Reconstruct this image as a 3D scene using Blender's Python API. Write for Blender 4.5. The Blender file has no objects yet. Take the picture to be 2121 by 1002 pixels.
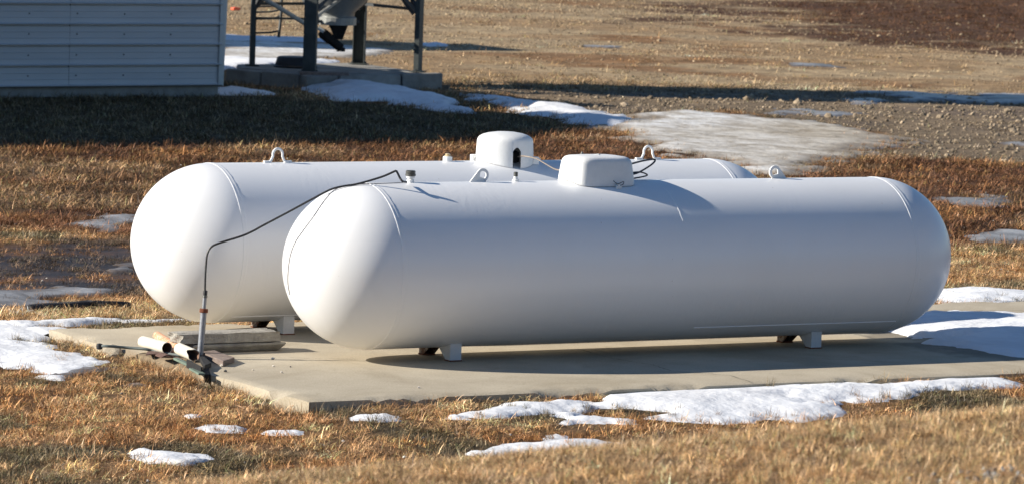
import bpy, bmesh, math, random
import numpy as np
from mathutils import Vector, Matrix

random.seed(7)
rng = np.random.default_rng(11)
scene = bpy.context.scene
COL = scene.collection

# ------------------------------------------------------------------ camera
PW, PH = 2121, 1002
FPX = 8826.75
CAM = np.array([-12.5733, -23.3611, 3.2062])
YAW, PITCH, ROLL = -0.5281, 0.0915, 0.0337

def cam_axes():
    f = np.array([-math.sin(YAW)*math.cos(PITCH), math.cos(YAW)*math.cos(PITCH), -math.sin(PITCH)])
    r = np.array([math.cos(YAW), math.sin(YAW), 0.0])
    u = np.cross(r, f)
    return r*math.cos(ROLL)+u*math.sin(ROLL), -r*math.sin(ROLL)+u*math.cos(ROLL), f
CR, CU, CF = cam_axes()
cd = bpy.data.cameras.new('camera'); cam = bpy.data.objects.new('camera', cd); COL.objects.link(cam)
M = Matrix.Identity(4)
for i in range(3):
    M[i][0] = CR[i]; M[i][1] = CU[i]; M[i][2] = -CF[i]; M[i][3] = CAM[i]
cam.matrix_world = M
cd.sensor_width = 36; cd.lens = 36*FPX/PW
cd.clip_start = 0.5; cd.clip_end = 2000
cd.dof.use_dof = True; cd.dof.focus_distance = 27.3; cd.dof.aperture_fstop = 8.0
scene.camera = cam

# ------------------------------------------------------------------ light
SUN_TO = Vector((-1.86, 0.77, 1.0)).normalized()      # direction towards the sun
EL = math.asin(SUN_TO.z)
world = bpy.data.worlds.new('World'); scene.world = world; world.use_nodes = True
nt = world.node_tree
for n in list(nt.nodes): nt.nodes.remove(n)
sky = nt.nodes.new('ShaderNodeTexSky'); sky.sky_type = 'NISHITA'; sky.sun_disc = False
sky.sun_elevation = EL
sky.sun_rotation = math.atan2(SUN_TO.x, SUN_TO.y)
sky.air_density = 1.0; sky.dust_density = 0.0; sky.ozone_density = 5.0
bg = nt.nodes.new('ShaderNodeBackground'); bg.inputs['Strength'].default_value = 0.066
wo = nt.nodes.new('ShaderNodeOutputWorld')
nt.links.new(sky.outputs[0], bg.inputs[0]); nt.links.new(bg.outputs[0], wo.inputs[0])
sl = bpy.data.lights.new('sun', 'SUN'); sl.energy = 5.0; sl.angle = math.radians(0.53); sl.color = (1.0, 0.93, 0.815)
sun = bpy.data.objects.new('sun', sl); COL.objects.link(sun)
sun.rotation_euler = SUN_TO.to_track_quat('Z', 'Y').to_euler(); sun.location = (-20, 10, 20)
scene.view_settings.view_transform = 'Standard'; scene.view_settings.look = 'None'
scene.view_settings.gamma = 1.0; scene.view_settings.exposure = 0.62
scene.view_settings.use_curve_mapping = False

# ------------------------------------------------------------------ photo helpers: rays onto real planes
def un(x, y, z=0.0):
    d = CF + CR*(x-PW/2)/FPX - CU*(y-PH/2)/FPX
    t = (z-CAM[2])/d[2]
    return CAM + t*d
def at_depth(x, y, D):
    return CAM + D*(CF + CR*(x-PW/2)/FPX - CU*(y-PH/2)/FPX)
def depth(P): return float((np.array(P)-CAM) @ CF)
def on_y(x, y, Y):
    d = CF + CR*(x-PW/2)/FPX - CU*(y-PH/2)/FPX
    return CAM + d*(Y-CAM[1])/d[1]
RH = np.array([math.cos(YAW), math.sin(YAW)]); FH = np.array([-math.sin(YAW), math.cos(YAW)])

# ------------------------------------------------------------------ numpy noise
def _h(ix, iy, s):
    n = (ix.astype(np.int64)*374761393 + iy.astype(np.int64)*668265263 + s*982451653) & 0x7fffffff
    n = ((n ^ (n >> 13))*1274126177) & 0x7fffffff
    return ((n ^ (n >> 16)) & 0xffff)/65535.0
def vnoise(x, y, s=0):
    ix = np.floor(x); iy = np.floor(y); fx = x-ix; fy = y-iy
    fx = fx*fx*(3-2*fx); fy = fy*fy*(3-2*fy)
    a = _h(ix, iy, s); b = _h(ix+1, iy, s); c = _h(ix, iy+1, s); d = _h(ix+1, iy+1, s)
    return (a+(b-a)*fx)*(1-fy)+(c+(d-c)*fx)*fy
def fbm(x, y, s=0, o=4):
    v = 0; a = 0.5; t = 0
    for k in range(o):
        v = v+a*vnoise(x*2**k+17.3*k, y*2**k-9.1*k, s+k); t += a; a *= 0.5
    return v/t                       # 0..1
def sstep(a, b, x):
    t = np.clip((x-a)/(b-a), 0, 1); return t*t*(3-2*t)

# ------------------------------------------------------------------ terrain height
G0 = -0.12
PX0, PX1, PY0, PY1 = -1.2236, 6.8, -1.6223, 2.06
def ground(x, y, pad=True):
    x = np.asarray(x, float); y = np.asarray(y, float)
    dx = x-CAM[0]; dy = y-CAM[1]
    v = dx*RH[0]+dy*RH[1]; D = dx*FH[0]+dy*FH[1]
    z = G0+0.05*(fbm(x*0.35, y*0.35, 3, 3)-0.5)+0.018*(fbm(x*2.2, y*2.2, 5, 3)-0.5)
    far = sstep(34, 60, D)
    z = z+far*0.05*(fbm(x*0.5, y*0.5, 9, 4)-0.5)
    # soil banked up against the pad
    ddx = np.maximum(np.maximum(PX0-x, x-PX1), 0); ddy = np.maximum(np.maximum(PY0-y, y-PY1), 0)
    dp = np.hypot(ddx, ddy)
    z = z+(0.082*np.exp(-(dp/1.3)**2)*(1-.30*np.exp(-((x-PX0)**2+(y-PY0)**2)/0.4)))*np.where(y > PY1-.3, .75, 1)*np.where(x < PX0, .80, 1)
    inside = (ddx == 0) & (ddy == 0)
    if pad: z = np.where(inside, -0.14, z)
    # road bank that the photographer stands on
    top = 1.03+0.135*(v)+0.02*(15-D)+0.05*(fbm(x*1.1, y*1.1, 21, 3)-0.5)
    top = np.clip(top, 0.3, 2.2)
    k = 1-sstep(15.0, 19.6, D)
    return z*(1-k)+top*k
def surf(x, y):
    g = ground(x, y)
    inside = (x > PX0) & (x < PX1) & (y > PY0) & (y < PY1)
    return np.where(inside, 0.0, g)

# ------------------------------------------------------------------ materials
def new_mat(name):
    m = bpy.data.materials.new(name); m.use_nodes = True
    return m, m.node_tree, m.node_tree.nodes['Principled BSDF']
def mat(name, col, rough=0.6, metal=0.0, var=0.15, scale=8.0, bump=0.0, bscale=60.0, col2=None, spec=0.5, thresh=None, stretch=None):
    """principled with noise-broken colour; col2 = second colour for stains"""
    m, t, p = new_mat(name)
    N = t.nodes.new; L = t.links.new
    tc = N('ShaderNodeTexCoord'); src = tc.outputs['Object']
    if stretch:
        mp = N('ShaderNodeMapping'); mp.inputs['Scale'].default_value = stretch; L(src, mp.inputs[0]); src = mp.outputs[0]
    nz = N('ShaderNodeTexNoise'); nz.inputs['Scale'].default_value = scale; nz.inputs['Detail'].default_value = 6; nz.inputs['Roughness'].default_value = 0.65
    L(src, nz.inputs['Vector'])
    r = N('ShaderNodeValToRGB')
    a, b = (0.35, 0.65) if thresh is None else thresh
    r.color_ramp.elements[0].position = a; r.color_ramp.elements[1].position = b
    c2 = col2 if col2 else tuple(c*(1+var) for c in col)
    c1 = col if col2 else tuple(c*(1-var) for c in col)
    r.color_ramp.elements[0].color = (*c1, 1); r.color_ramp.elements[1].color = (*c2, 1)
    L(nz.outputs['Fac'], r.inputs[0]); L(r.outputs[0], p.inputs['Base Color'])
    p.inputs['Roughness'].default_value = rough; p.inputs['Metallic'].default_value = metal
    p.inputs['Specular IOR Level'].default_value = spec
    if bump:
        n2 = N('ShaderNodeTexNoise'); n2.inputs['Scale'].default_value = bscale; n2.inputs['Detail'].default_value = 5
        L(src, n2.inputs['Vector'])
        bp = N('ShaderNodeBump'); bp.inputs['Strength'].default_value = bump; bp.inputs['Distance'].default_value = 0.01
        L(n2.outputs['Fac'], bp.inputs['Height']); L(bp.outputs[0], p.inputs['Normal'])
    return m

def tank_paint():
    m, t, p = new_mat('white_tank_paint')
    N = t.nodes.new; L = t.links.new
    tc = N('ShaderNodeTexCoord')
    sp = N('ShaderNodeMapping'); sp.inputs['Scale'].default_value = (1.0, 3.0, 0.5); L(tc.outputs['Object'], sp.inputs[0])
    n = N('ShaderNodeTexNoise'); n.inputs['Scale'].default_value = 1.6; n.inputs['Detail'].default_value = 8; L(sp.outputs[0], n.inputs['Vector'])
    r = N('ShaderNodeValToRGB'); r.color_ramp.elements[0].color = (0.81, 0.81, 0.81, 1); r.color_ramp.elements[1].color = (0.85, 0.85, 0.855, 1)
    r.color_ramp.elements[0].position = .3; r.color_ramp.elements[1].position = .55
    L(n.outputs['Fac'], r.inputs[0])
    # sparse rust freckles and drips
    n3 = N('ShaderNodeTexNoise'); n3.inputs['Scale'].default_value = 26; n3.inputs['Detail'].default_value = 3
    mp3 = N('ShaderNodeMapping'); mp3.inputs['Scale'].default_value = (2.0, 1.0, 0.45); L(tc.outputs['Object'], mp3.inputs[0]); L(mp3.outputs[0], n3.inputs['Vector'])
    r3 = N('ShaderNodeValToRGB'); r3.color_ramp.elements[0].position = .765; r3.color_ramp.elements[1].position = .80
    L(n3.outputs['Fac'], r3.inputs[0])
    mx = N('ShaderNodeMix'); mx.data_type = 'RGBA'
    L(r3.outputs[0], mx.inputs['Factor']); L(r.outputs[0], mx.inputs[6]); mx.inputs[7].default_value = (.38, .30, .22, 1)
    L(mx.outputs[2], p.inputs['Base Color'])
    p.inputs['Roughness'].default_value = 0.30; p.inputs['Specular IOR Level'].default_value = 0.45
    # dents and paint wrinkles
    mp = N('ShaderNodeMapping'); mp.inputs['Scale'].default_value = (9, 5, 3.2); mp.inputs['Rotation'].default_value = (0, .5, 0); L(tc.outputs['Object'], mp.inputs[0])
    n2 = N('ShaderNodeTexNoise'); n2.inputs['Scale'].default_value = 2.6; n2.inputs['Detail'].default_value = 3; n2.inputs['Distortion'].default_value = 1.2
    L(mp.outputs[0], n2.inputs['Vector'])
    b1 = N('ShaderNodeBump'); nm = N('ShaderNodeTexNoise'); nm.inputs['Scale'].default_value = 1.1; nm.inputs['Detail'].default_value = 1; L(tc.outputs['Object'], nm.inputs['Vector'])
    mk = N('ShaderNodeMapRange'); mk.inputs[1].default_value = .48; mk.inputs[2].default_value = .62; mk.inputs[3].default_value = .02; mk.inputs[4].default_value = .13; L(nm.outputs['Fac'], mk.inputs[0]); L(mk.outputs[0], b1.inputs['Strength'])
    b1.inputs['Strength'].default_value = 0.035; b1.inputs['Distance'].default_value = 0.012; L(n2.outputs['Fac'], b1.inputs['Height'])
    n4 = N('ShaderNodeTexNoise'); n4.inputs['Scale'].default_value = 170; n4.inputs['Detail'].default_value = 2; L(tc.outputs['Object'], n4.inputs['Vector'])
    b2 = N('ShaderNodeBump'); b2.inputs['Strength'].default_value = 0.06; b2.inputs['Distance'].default_value = 0.003; L(n4.outputs['Fac'], b2.inputs['Height']); L(b1.outputs[0], b2.inputs['Normal'])
    L(b2.outputs[0], p.inputs['Normal'])
    return m
M_PAINT = tank_paint()
M_WHITE = mat('white_metal_paint', (.76, .76, .75), .45, 0, .04, 14, .15, 90)
M_FOOT = mat('worn_white_foot_paint', (.62, .62, .62), .6, 0, 0, 9, .2, 70, col2=(.70, .70, .70))
M_RUSTY = mat('rusted_white_foot', (.10, .042, .018), .85, 0, 0, 22, .5, 90, col2=(.30, .26, .22), thresh=(.48, .60))
M_BLACK = mat('black_rubber', (.016, .016, .018), .5, 0, .2, 30, .1)
M_WIRE = mat('dull_wire', (.22, .21, .22), .5, .3, .2, 30)
M_DARKMET = mat('tarnished_brass', (.12, .12, .11), .45, .5, .4, 40, .3, 90)
M_COPPER = mat('tan_tube', (.27, .22, .18), .5, .2, .15, 30)
M_GALV = mat('grey_steel_pipe', (.26, .27, .29), .5, .35, .15, 20, .2)
M_RUST = mat('rust', (.16, .05, .022), .9, 0, .35, 40, .5)
M_PVC = mat('aged_white_pvc', (.80, .75, .64), .45, 0, .05, 9, .1, col2=(.72, .66, .52))
M_PVCIN = mat('brown_pipe_inside', (.20, .11, .07), .8, 0, .2, 20)
M_CLAY = mat('orange_clay', (.62, .25, .12), .8, 0, 0, 16, .4, 60, col2=(.72, .52, .38), thresh=(.45, .6), stretch=(.4, 3, 3))
M_SHINGLE = mat('brown_shingle', (.13, .072, .055), .9, 0, .2, 40, .6, 120)
M_TIMBER = mat('weathered_timber', (.16, .115, .095), .9, 0, 0, 7, .7, 60, col2=(.30, .235, .20), stretch=(7, 1, 7))
M_TAR = mat('black_tarred_wood', (.012, .011, .011), .8, 0, .3, 20, .4)
M_GREEN = mat('faded_green_paint', (.15, .20, .155), .7, 0, .18, 24, .3)
M_HOSE2 = mat('grey_green_hose', (.10, .12, .115), .6, 0, .2, 24)
M_BLOCK = mat('rough_old_concrete', (.25, .23, .20), .92, 0, 0, 11, .9, 70, col2=(.42, .39, .335))
M_STONEW = mat('pale_stone', (.62, .57, .50), .85, 0, .1, 30, .5)
M_STONED = mat('dark_stone', (.06, .06, .065), .8, 0, .3, 30, .5)
M_BINLEG = mat('weathered_grey_steel', (.060, .070, .068), .6, .25, .25, 5, .2, 30)
M_BINLIT = mat('galvanised_sheet', (.33, .34, .33), .45, .35, .15, 6, .15, 30)
M_BRACE = mat('dark_brace_steel', (.07, .075, .08), .6, .3, .25, 8)
M_TRIM = mat('pale_corner_trim', (.50, .53, .53), .5, .1, .06, 5)
M_SIDING = mat('pale_blue_grey_siding', (.50, .515, .53), .55, .05, 0, 1.4, .1, 14, col2=(.56, .575, .59), stretch=(.6, 1, 3))
M_FOUND = mat('foundation_concrete', (.30, .29, .27), .9, 0, .18, 5, .5, 30)
M_ROOF = mat('grey_roof_metal', (.36, .38, .40), .5, .3, .08, 3)
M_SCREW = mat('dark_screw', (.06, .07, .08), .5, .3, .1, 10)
M_ORANGE = mat('bright_orange_plastic', (.85, .13, .05), .5, 0, .08, 12)
M_DIRTYCONC = mat('grimy_concrete', (.20, .19, .17), .92, 0, 0, 3, .7, 25, col2=(.34, .325, .29))
M_HOLE = mat('dark_hood_inside', (.02, .02, .022), .8, 0, .1, 10)

def concrete_pad_mat():
    m, t, p = new_mat('pad_concrete')
    N = t.nodes.new; L = t.links.new
    tc = N('ShaderNodeTexCoord')
    def noise(s, d, vec=None, dist=0):
        n = N('ShaderNodeTexNoise'); n.inputs['Scale'].default_value = s; n.inputs['Detail'].default_value = d; n.inputs['Roughness'].default_value = .65
        n.inputs['Distortion'].default_value = dist
        L(vec or tc.outputs['Object'], n.inputs['Vector']); return n.outputs['Fac']
    def ramp(src, a, ca, b, cb):
        r = N('ShaderNodeValToRGB'); e = r.color_ramp.elements
        e[0].position = a; e[0].color = (*ca, 1); e[1].position = b; e[1].color = (*cb, 1); L(src, r.inputs[0]); return r.outputs[0]
    def mix(a, b, f, mode='MULTIPLY'):
        x = N('ShaderNodeMix'); x.data_type = 'RGBA'; x.blend_type = mode
        if isinstance(f, float): x.inputs['Factor'].default_value = f
        else: L(f, x.inputs['Factor'])
        L(a, x.inputs[6]); L(b, x.inputs[7]); return x.outputs[2]
    base = ramp(noise(1.3, 8, None, .4), .32, (.42, .36, .27), .68, (.54, .475, .365))
    brush = N('ShaderNodeMapping'); brush.inputs['Scale'].default_value = (1.2, 26, 1); L(tc.outputs['Object'], brush.inputs[0])
    c = mix(base, ramp(noise(5, 6, brush.outputs[0]), .3, (.88, .88, .88), .6, (1.05, 1.05, 1.05)), .55)
    c = mix(c, ramp(noise(90, 4), .36, (.78, .77, .75), .55, (1.03, 1.03, 1.03)), .8)
    c = mix(c, ramp(noise(6.5, 7, None, .6), .60, (1, 1, 1), .72, (.78, .76, .72)), .7)
    for at, cc, k_ in (('soil', (.42, .34, .27, 1), 1.0), ('damp', (.50, .50, .52, 1), .85)):
        a_ = N('ShaderNodeAttribute'); a_.attribute_name = at; mm = N('ShaderNodeMath'); mm.operation = 'MULTIPLY'; mm.inputs[1].default_value = k_; L(a_.outputs['Fac'], mm.inputs[0])
        x = N('ShaderNodeMix'); x.data_type = 'RGBA'; x.blend_type = 'MULTIPLY'; L(mm.outputs[0], x.inputs['Factor']); L(c, x.inputs[6]); x.inputs[7].default_value = cc; c = x.outputs[2]
    c = mix(c, ramp(noise(.55, 4, None, 1.5), .5, (1, 1, 1), .66, (.80, .78, .74)), .75)
    L(c, p.inputs['Base Color']); p.inputs['Roughness'].default_value = .9; p.inputs['Specular IOR Level'].default_value = .25
    b = N('ShaderNodeBump'); b.inputs['Strength'].default_value = .35; b.inputs['Distance'].default_value = .006
    L(noise(60, 6), b.inputs['Height']); L(b.outputs[0], p.inputs['Normal'])
    return m
M_PAD = concrete_pad_mat()

def attr_mat(name, attr, atype='GEOMETRY', rough=.95, var=.5, scales=(3.0, 18.0), bump=0., trans=0.0, wetattr=None, spec=.2):
    m, t, p = new_mat(name)
    N = t.nodes.new; L = t.links.new
    a = N('ShaderNodeAttribute'); a.attribute_name = attr; a.attribute_type = atype
    cur = a.outputs['Color']
    geo = N('ShaderNodeNewGeometry'); heights = []
    for i, s in enumerate(scales):
        n = N('ShaderNodeTexNoise'); n.inputs['Scale'].default_value = s; n.inputs['Detail'].default_value = 6; n.inputs['Roughness'].default_value = .7
        L(geo.outputs['Position'], n.inputs['Vector'])
        r = N('ShaderNodeValToRGB'); e = r.color_ramp.elements
        e[0].position = .34; e[0].color = (1-var, 1-var, 1-var, 1); e[1].position = .66; e[1].color = (1+var*.6, 1+var*.6, 1+var*.6, 1)
        L(n.outputs['Fac'], r.inputs[0])
        x = N('ShaderNodeMix'); x.data_type = 'RGBA'; x.blend_type = 'MULTIPLY'; x.inputs['Factor'].default_value = 1.0; x.clamp_result = False
        L(cur, x.inputs[6]); L(r.outputs[0], x.inputs[7]); cur = x.outputs[2]; heights.append(n.outputs['Fac'])
    L(cur, p.inputs['Base Color'])
    p.inputs['Roughness'].default_value = rough; p.inputs['Specular IOR Level'].default_value = spec
    if bump:
        prev = None
        for h, dist in zip(heights, (.06, .015, .006)):
            b = N('ShaderNodeBump'); b.inputs['Strength'].default_value = bump; b.inputs['Distance'].default_value = dist
            L(h, b.inputs['Height'])
            if prev: L(prev, b.inputs['Normal'])
            prev = b.outputs[0]
        L(prev, p.inputs['Normal'])
    if wetattr:
        w = N('ShaderNodeAttribute'); w.attribute_name = wetattr
        mr = N('ShaderNodeMapRange'); mr.inputs['To Min'].default_value = rough; mr.inputs['To Max'].default_value = .3
        L(w.outputs['Fac'], mr.inputs[0]); L(mr.outputs[0], p.inputs['Roughness'])
    return m
M_GROUND = attr_mat('dead_ground', 'tint', rough=.95, var=.42, scales=(1.7, 11.0, 60.0), bump=.5, wetattr='wet')
def add_blade_variation(m):
    t = m.node_tree; p = t.nodes['Principled BSDF']; src = p.inputs['Base Color'].links[0].from_socket
    a = t.nodes.new('ShaderNodeAttribute'); a.attribute_name = 'blade'
    x = t.nodes.new('ShaderNodeMix'); x.data_type = 'RGBA'; x.blend_type = 'MULTIPLY'; x.inputs['Factor'].default_value = 1
    t.links.new(src, x.inputs[6]); t.links.new(a.outputs['Color'], x.inputs[7]); t.links.new(x.outputs[2], p.inputs['Base Color'])
M_GRASS = attr_mat('dry_grass_blades', 'tint', 'INSTANCER', rough=.85, var=.32, scales=(9.0, 140.0), spec=.12)
add_blade_variation(M_GRASS)
M_STONES = attr_mat('field_stones', 'tint', 'INSTANCER', rough=.85, var=.2, scales=(20.0,), spec=.3)

def snow_mat(name, ca, cb, rough, sss, bump, a=.3, b=.6, dirt=None, scale=2.3, edge=None):
    m, t, p = new_mat(name); N = t.nodes.new; L = t.links.new
    geo = N('ShaderNodeNewGeometry')
    mp = N('ShaderNodeMapping'); mp.inputs['Rotation'].default_value = (0, 0, .5); mp.inputs['Scale'].default_value = (1, .6, 1); L(geo.outputs['Position'], mp.inputs[0])
    n = N('ShaderNodeTexNoise'); n.inputs['Scale'].default_value = scale; n.inputs['Detail'].default_value = 10; n.inputs['Roughness'].default_value = .72; n.inputs['Distortion'].default_value = .5; L(mp.outputs[0], n.inputs['Vector'])
    r = N('ShaderNodeValToRGB'); e = r.color_ramp.elements; e[0].position = a; e[0].color = (*ca, 1); e[1].position = b; e[1].color = (*cb, 1)
    L(n.outputs['Fac'], r.inputs[0]); L(r.outputs[0], p.inputs['Base Color'])
    cur = r.outputs[0]
    if dirt:
        d = N('ShaderNodeAttribute'); d.attribute_name = 'dirt'
        x = N('ShaderNodeMix'); x.data_type = 'RGBA'; L(d.outputs['Fac'], x.inputs['Factor']); L(r.outputs[0], x.inputs[6])
        y = N('ShaderNodeMix'); y.data_type = 'RGBA'; y.blend_type = 'MULTIPLY'; y.inputs['Factor'].default_value = 1; L(r.outputs[0], y.inputs[6]); y.inputs[7].default_value = (*dirt, 1); L(y.outputs[2], x.inputs[7])
        cur = x.outputs[2]
    if edge:
        d2 = N('ShaderNodeAttribute'); d2.attribute_name = 'edge'; x2 = N('ShaderNodeMix'); x2.data_type = 'RGBA'
        L(d2.outputs['Fac'], x2.inputs['Factor']); L(cur, x2.inputs[6]); x2.inputs[7].default_value = (*edge, 1); cur = x2.outputs[2]
    L(cur, p.inputs['Base Color'])
    p.inputs['Roughness'].default_value = rough; p.inputs['Specular IOR Level'].default_value = .3
    n2 = N('ShaderNodeTexNoise'); n2.inputs['Scale'].default_value = 14; n2.inputs['Detail'].default_value = 7; L(geo.outputs['Position'], n2.inputs['Vector'])
    bp = N('ShaderNodeBump'); bp.inputs['Strength'].default_value = bump; bp.inputs['Distance'].default_value = .02; L(n2.outputs['Fac'], bp.inputs['Height']); L(bp.outputs[0], p.inputs['Normal'])
    return m
M_SNOW = snow_mat('old_snow', (.66, .66, .68), (.84, .85, .87), .7, .1, .6)
M_ICE = snow_mat('dirty_ice', (.42, .37, .30), (.84, .83, .81), .5, 0, .8, .38, .60, (.70, .63, .52), 3.6, (.27, .215, .155))
M_MUDICE = snow_mat('muddy_ice', (.14, .12, .10), (.46, .45, .45), .35, 0, .6, .36, .66, edge=(.12, .09, .065))

# ------------------------------------------------------------------ object helpers
def tag(o, label=None, cat=None, group=None, kind=None):
    if label: o['label'] = label
    if cat: o['category'] = cat
    if group: o['group'] = group
    if kind: o['kind'] = kind
    return o
def empty(name, loc=(0, 0, 0), rz=0):
    o = bpy.data.objects.new(name, None); COL.objects.link(o); o.location = loc; o.rotation_euler = (0, 0, rz); o.empty_display_size = .1
    return o
def mesh_obj(name, verts, faces, m, parent=None, smooth=False, loc=None):
    me = bpy.data.meshes.new(name); me.from_pydata([tuple(map(float, v)) for v in verts], [], faces); me.update()
    if isinstance(m, (list, tuple)):
        for q in m: me.materials.append(q)
    else: me.materials.append(m)
    if smooth: me.polygons.foreach_set('use_smooth', [True]*len(me.polygons))
    o = bpy.data.objects.new(name, me); COL.objects.link(o)
    if parent: o.parent = parent
    if loc is not None: o.location = loc
    return o
class MB:
    def __init__(s): s.v = []; s.f = []
    def add(s, v, f):
        k = len(s.v); s.v += [tuple(map(float, q)) for q in v]; s.f += [tuple(k+i for i in q) for q in f]; return s
    def box(s, a, b, jit=0):
        x0, y0, z0 = a; x1, y1, z1 = b
        v = [(x, y, z) for z in (z0, z1) for y in (y0, y1) for x in (x0, x1)]
        if jit: v = [tuple(c+random.uniform(-jit, jit) for c in q) for q in v]
        return s.add(v, [(0, 2, 3, 1), (4, 5, 7, 6), (0, 1, 5, 4), (2, 6, 7, 3), (0, 4, 6, 2), (1, 3, 7, 5)])
    def bar(s, p, q, w, h=None, up=(0, 0, 1)):
        p = Vector(p); q = Vector(q); h = h or w
        d = (q-p).normalized(); u = Vector(up)
        if abs(d.dot(u)) > .98: u = Vector((0, 1, 0))
        a = d.cross(u).normalized(); b = a.cross(d).normalized()
        v = [c+a*i*w/2+b*j*h/2 for c in (p, q) for j in (-1, 1) for i in (-1, 1)]
        return s.add(v, [(0, 2, 3, 1), (4, 5, 7, 6), (0, 1, 5, 4), (2, 6, 7, 3), (0, 4, 6, 2), (1, 3, 7, 5)])
    def tube(s, pts, r, n=10, caps=True, ripple=0):
        pts = [Vector(p) for p in pts]; rings = []
        d0 = (pts[1]-pts[0]).normalized(); a = d0.orthogonal().normalized()
        for i, p in enumerate(pts):
            d = (pts[min(i+1, len(pts)-1)]-pts[max(i-1, 0)]).normalized()
            a = (a-d*a.dot(d)).normalized(); b = d.cross(a)
            rr = r[i] if isinstance(r, (list, tuple)) else r
            if ripple: rr = rr*(1+ripple*(i % 2))
            rings.append([p+(a*math.cos(t)+b*math.sin(t))*rr for t in [2*math.pi*k/n for k in range(n)]])
        v = [q for g in rings for q in g]
        f = [(i*n+k, i*n+(k+1) % n, (i+1)*n+(k+1) % n, (i+1)*n+k) for i in range(len(pts)-1) for k in range(n)]
        if caps: f += [tuple(range(n-1, -1, -1)), tuple((len(pts)-1)*n+k for k in range(n))]
        return s.add(v, f)
    def lathe(s, prof, n=24, c=(0, 0, 0), axis='z'):
        v = []; f = []
        for r, z in prof:
            for k in range(n):
                t = 2*math.pi*k/n
                q = (r*math.cos(t), r*math.sin(t), z) if axis == 'z' else (z, r*math.cos(t), r*math.sin(t))
                v.append((q[0]+c[0], q[1]+c[1], q[2]+c[2]))
        for i in range(len(prof)-1):
            for k in range(n): f.append((i*n+k, i*n+(k+1) % n, (i+1)*n+(k+1) % n, (i+1)*n+k))
        f.append(tuple(range(n-1, -1, -1))); f.append(tuple((len(prof)-1)*n+k for k in range(n)))
        return s.add(v, f)
    def build(s, name, m, parent=None, smooth=False, bevel=0, loc=None):
        o = mesh_obj(name, s.v, s.f, m, parent, smooth, loc)
        if bevel:
            b = o.modifiers.new('bevel', 'BEVEL'); b.width = bevel; b.segments = 2; b.limit_method = 'ANGLE'
        if smooth:
            me = o.data; bm = bmesh.new(); bm.from_mesh(me); bmesh.ops.recalc_face_normals(bm, faces=bm.faces)
            for e in bm.edges:
                if len(e.link_faces) == 2 and e.calc_face_angle(0) > .7: e.smooth = False
            bm.to_mesh(me); bm.free()
        return o
def smooth_path(P, k=8):
    P = [np.array(p, float) for p in P]; Q = [P[0]*2-P[1]]+P+[P[-1]*2-P[-2]]; out = []
    for i in range(1, len(Q)-2):
        a, b, c, d = Q[i-1:i+3]
        for j in range(k):
            t = j/k
            out.append(.5*((2*b)+(-a+c)*t+(2*a-5*b+4*c-d)*t*t+(-a+3*b-3*c+d)*t**3))
    out.append(P[-1]); return out
def poly_sdf(X, Y, poly):
    """signed distance, positive inside"""
    P = np.array(poly); Q = np.roll(P, -1, 0)
    dmin = np.full(X.shape, 1e9); ins = np.zeros(X.shape, bool)
    for (x0, y0), (x1, y1) in zip(P, Q):
        ex, ey = x1-x0, y1-y0; l = ex*ex+ey*ey+1e-12
        t = np.clip(((X-x0)*ex+(Y-y0)*ey)/l, 0, 1)
        dmin = np.minimum(dmin, np.hypot(X-x0-t*ex, Y-y0-t*ey))
        c = ((y0 > Y) != (y1 > Y)); xx = np.where(c, (x1-x0)*(Y-y0)/np.where(abs(ey) < 1e-12, 1e-12, ey)+x0, -1e9)
        ins ^= c & (X < xx)
    return np.where(ins, dmin, -dmin)
def world_poly(px, z=None):
    out = []
    for x, y in px:
        zz = G0 if z is None else z
        P = un(x, y, zz)
        if z is None:
            for _ in range(6): zz = .5*zz+.5*float(ground(P[0], P[1], False)); P = un(x, y, max(zz, -.15) if zz < .2 else G0)
        out.append((P[0], P[1]))
    return out

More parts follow.
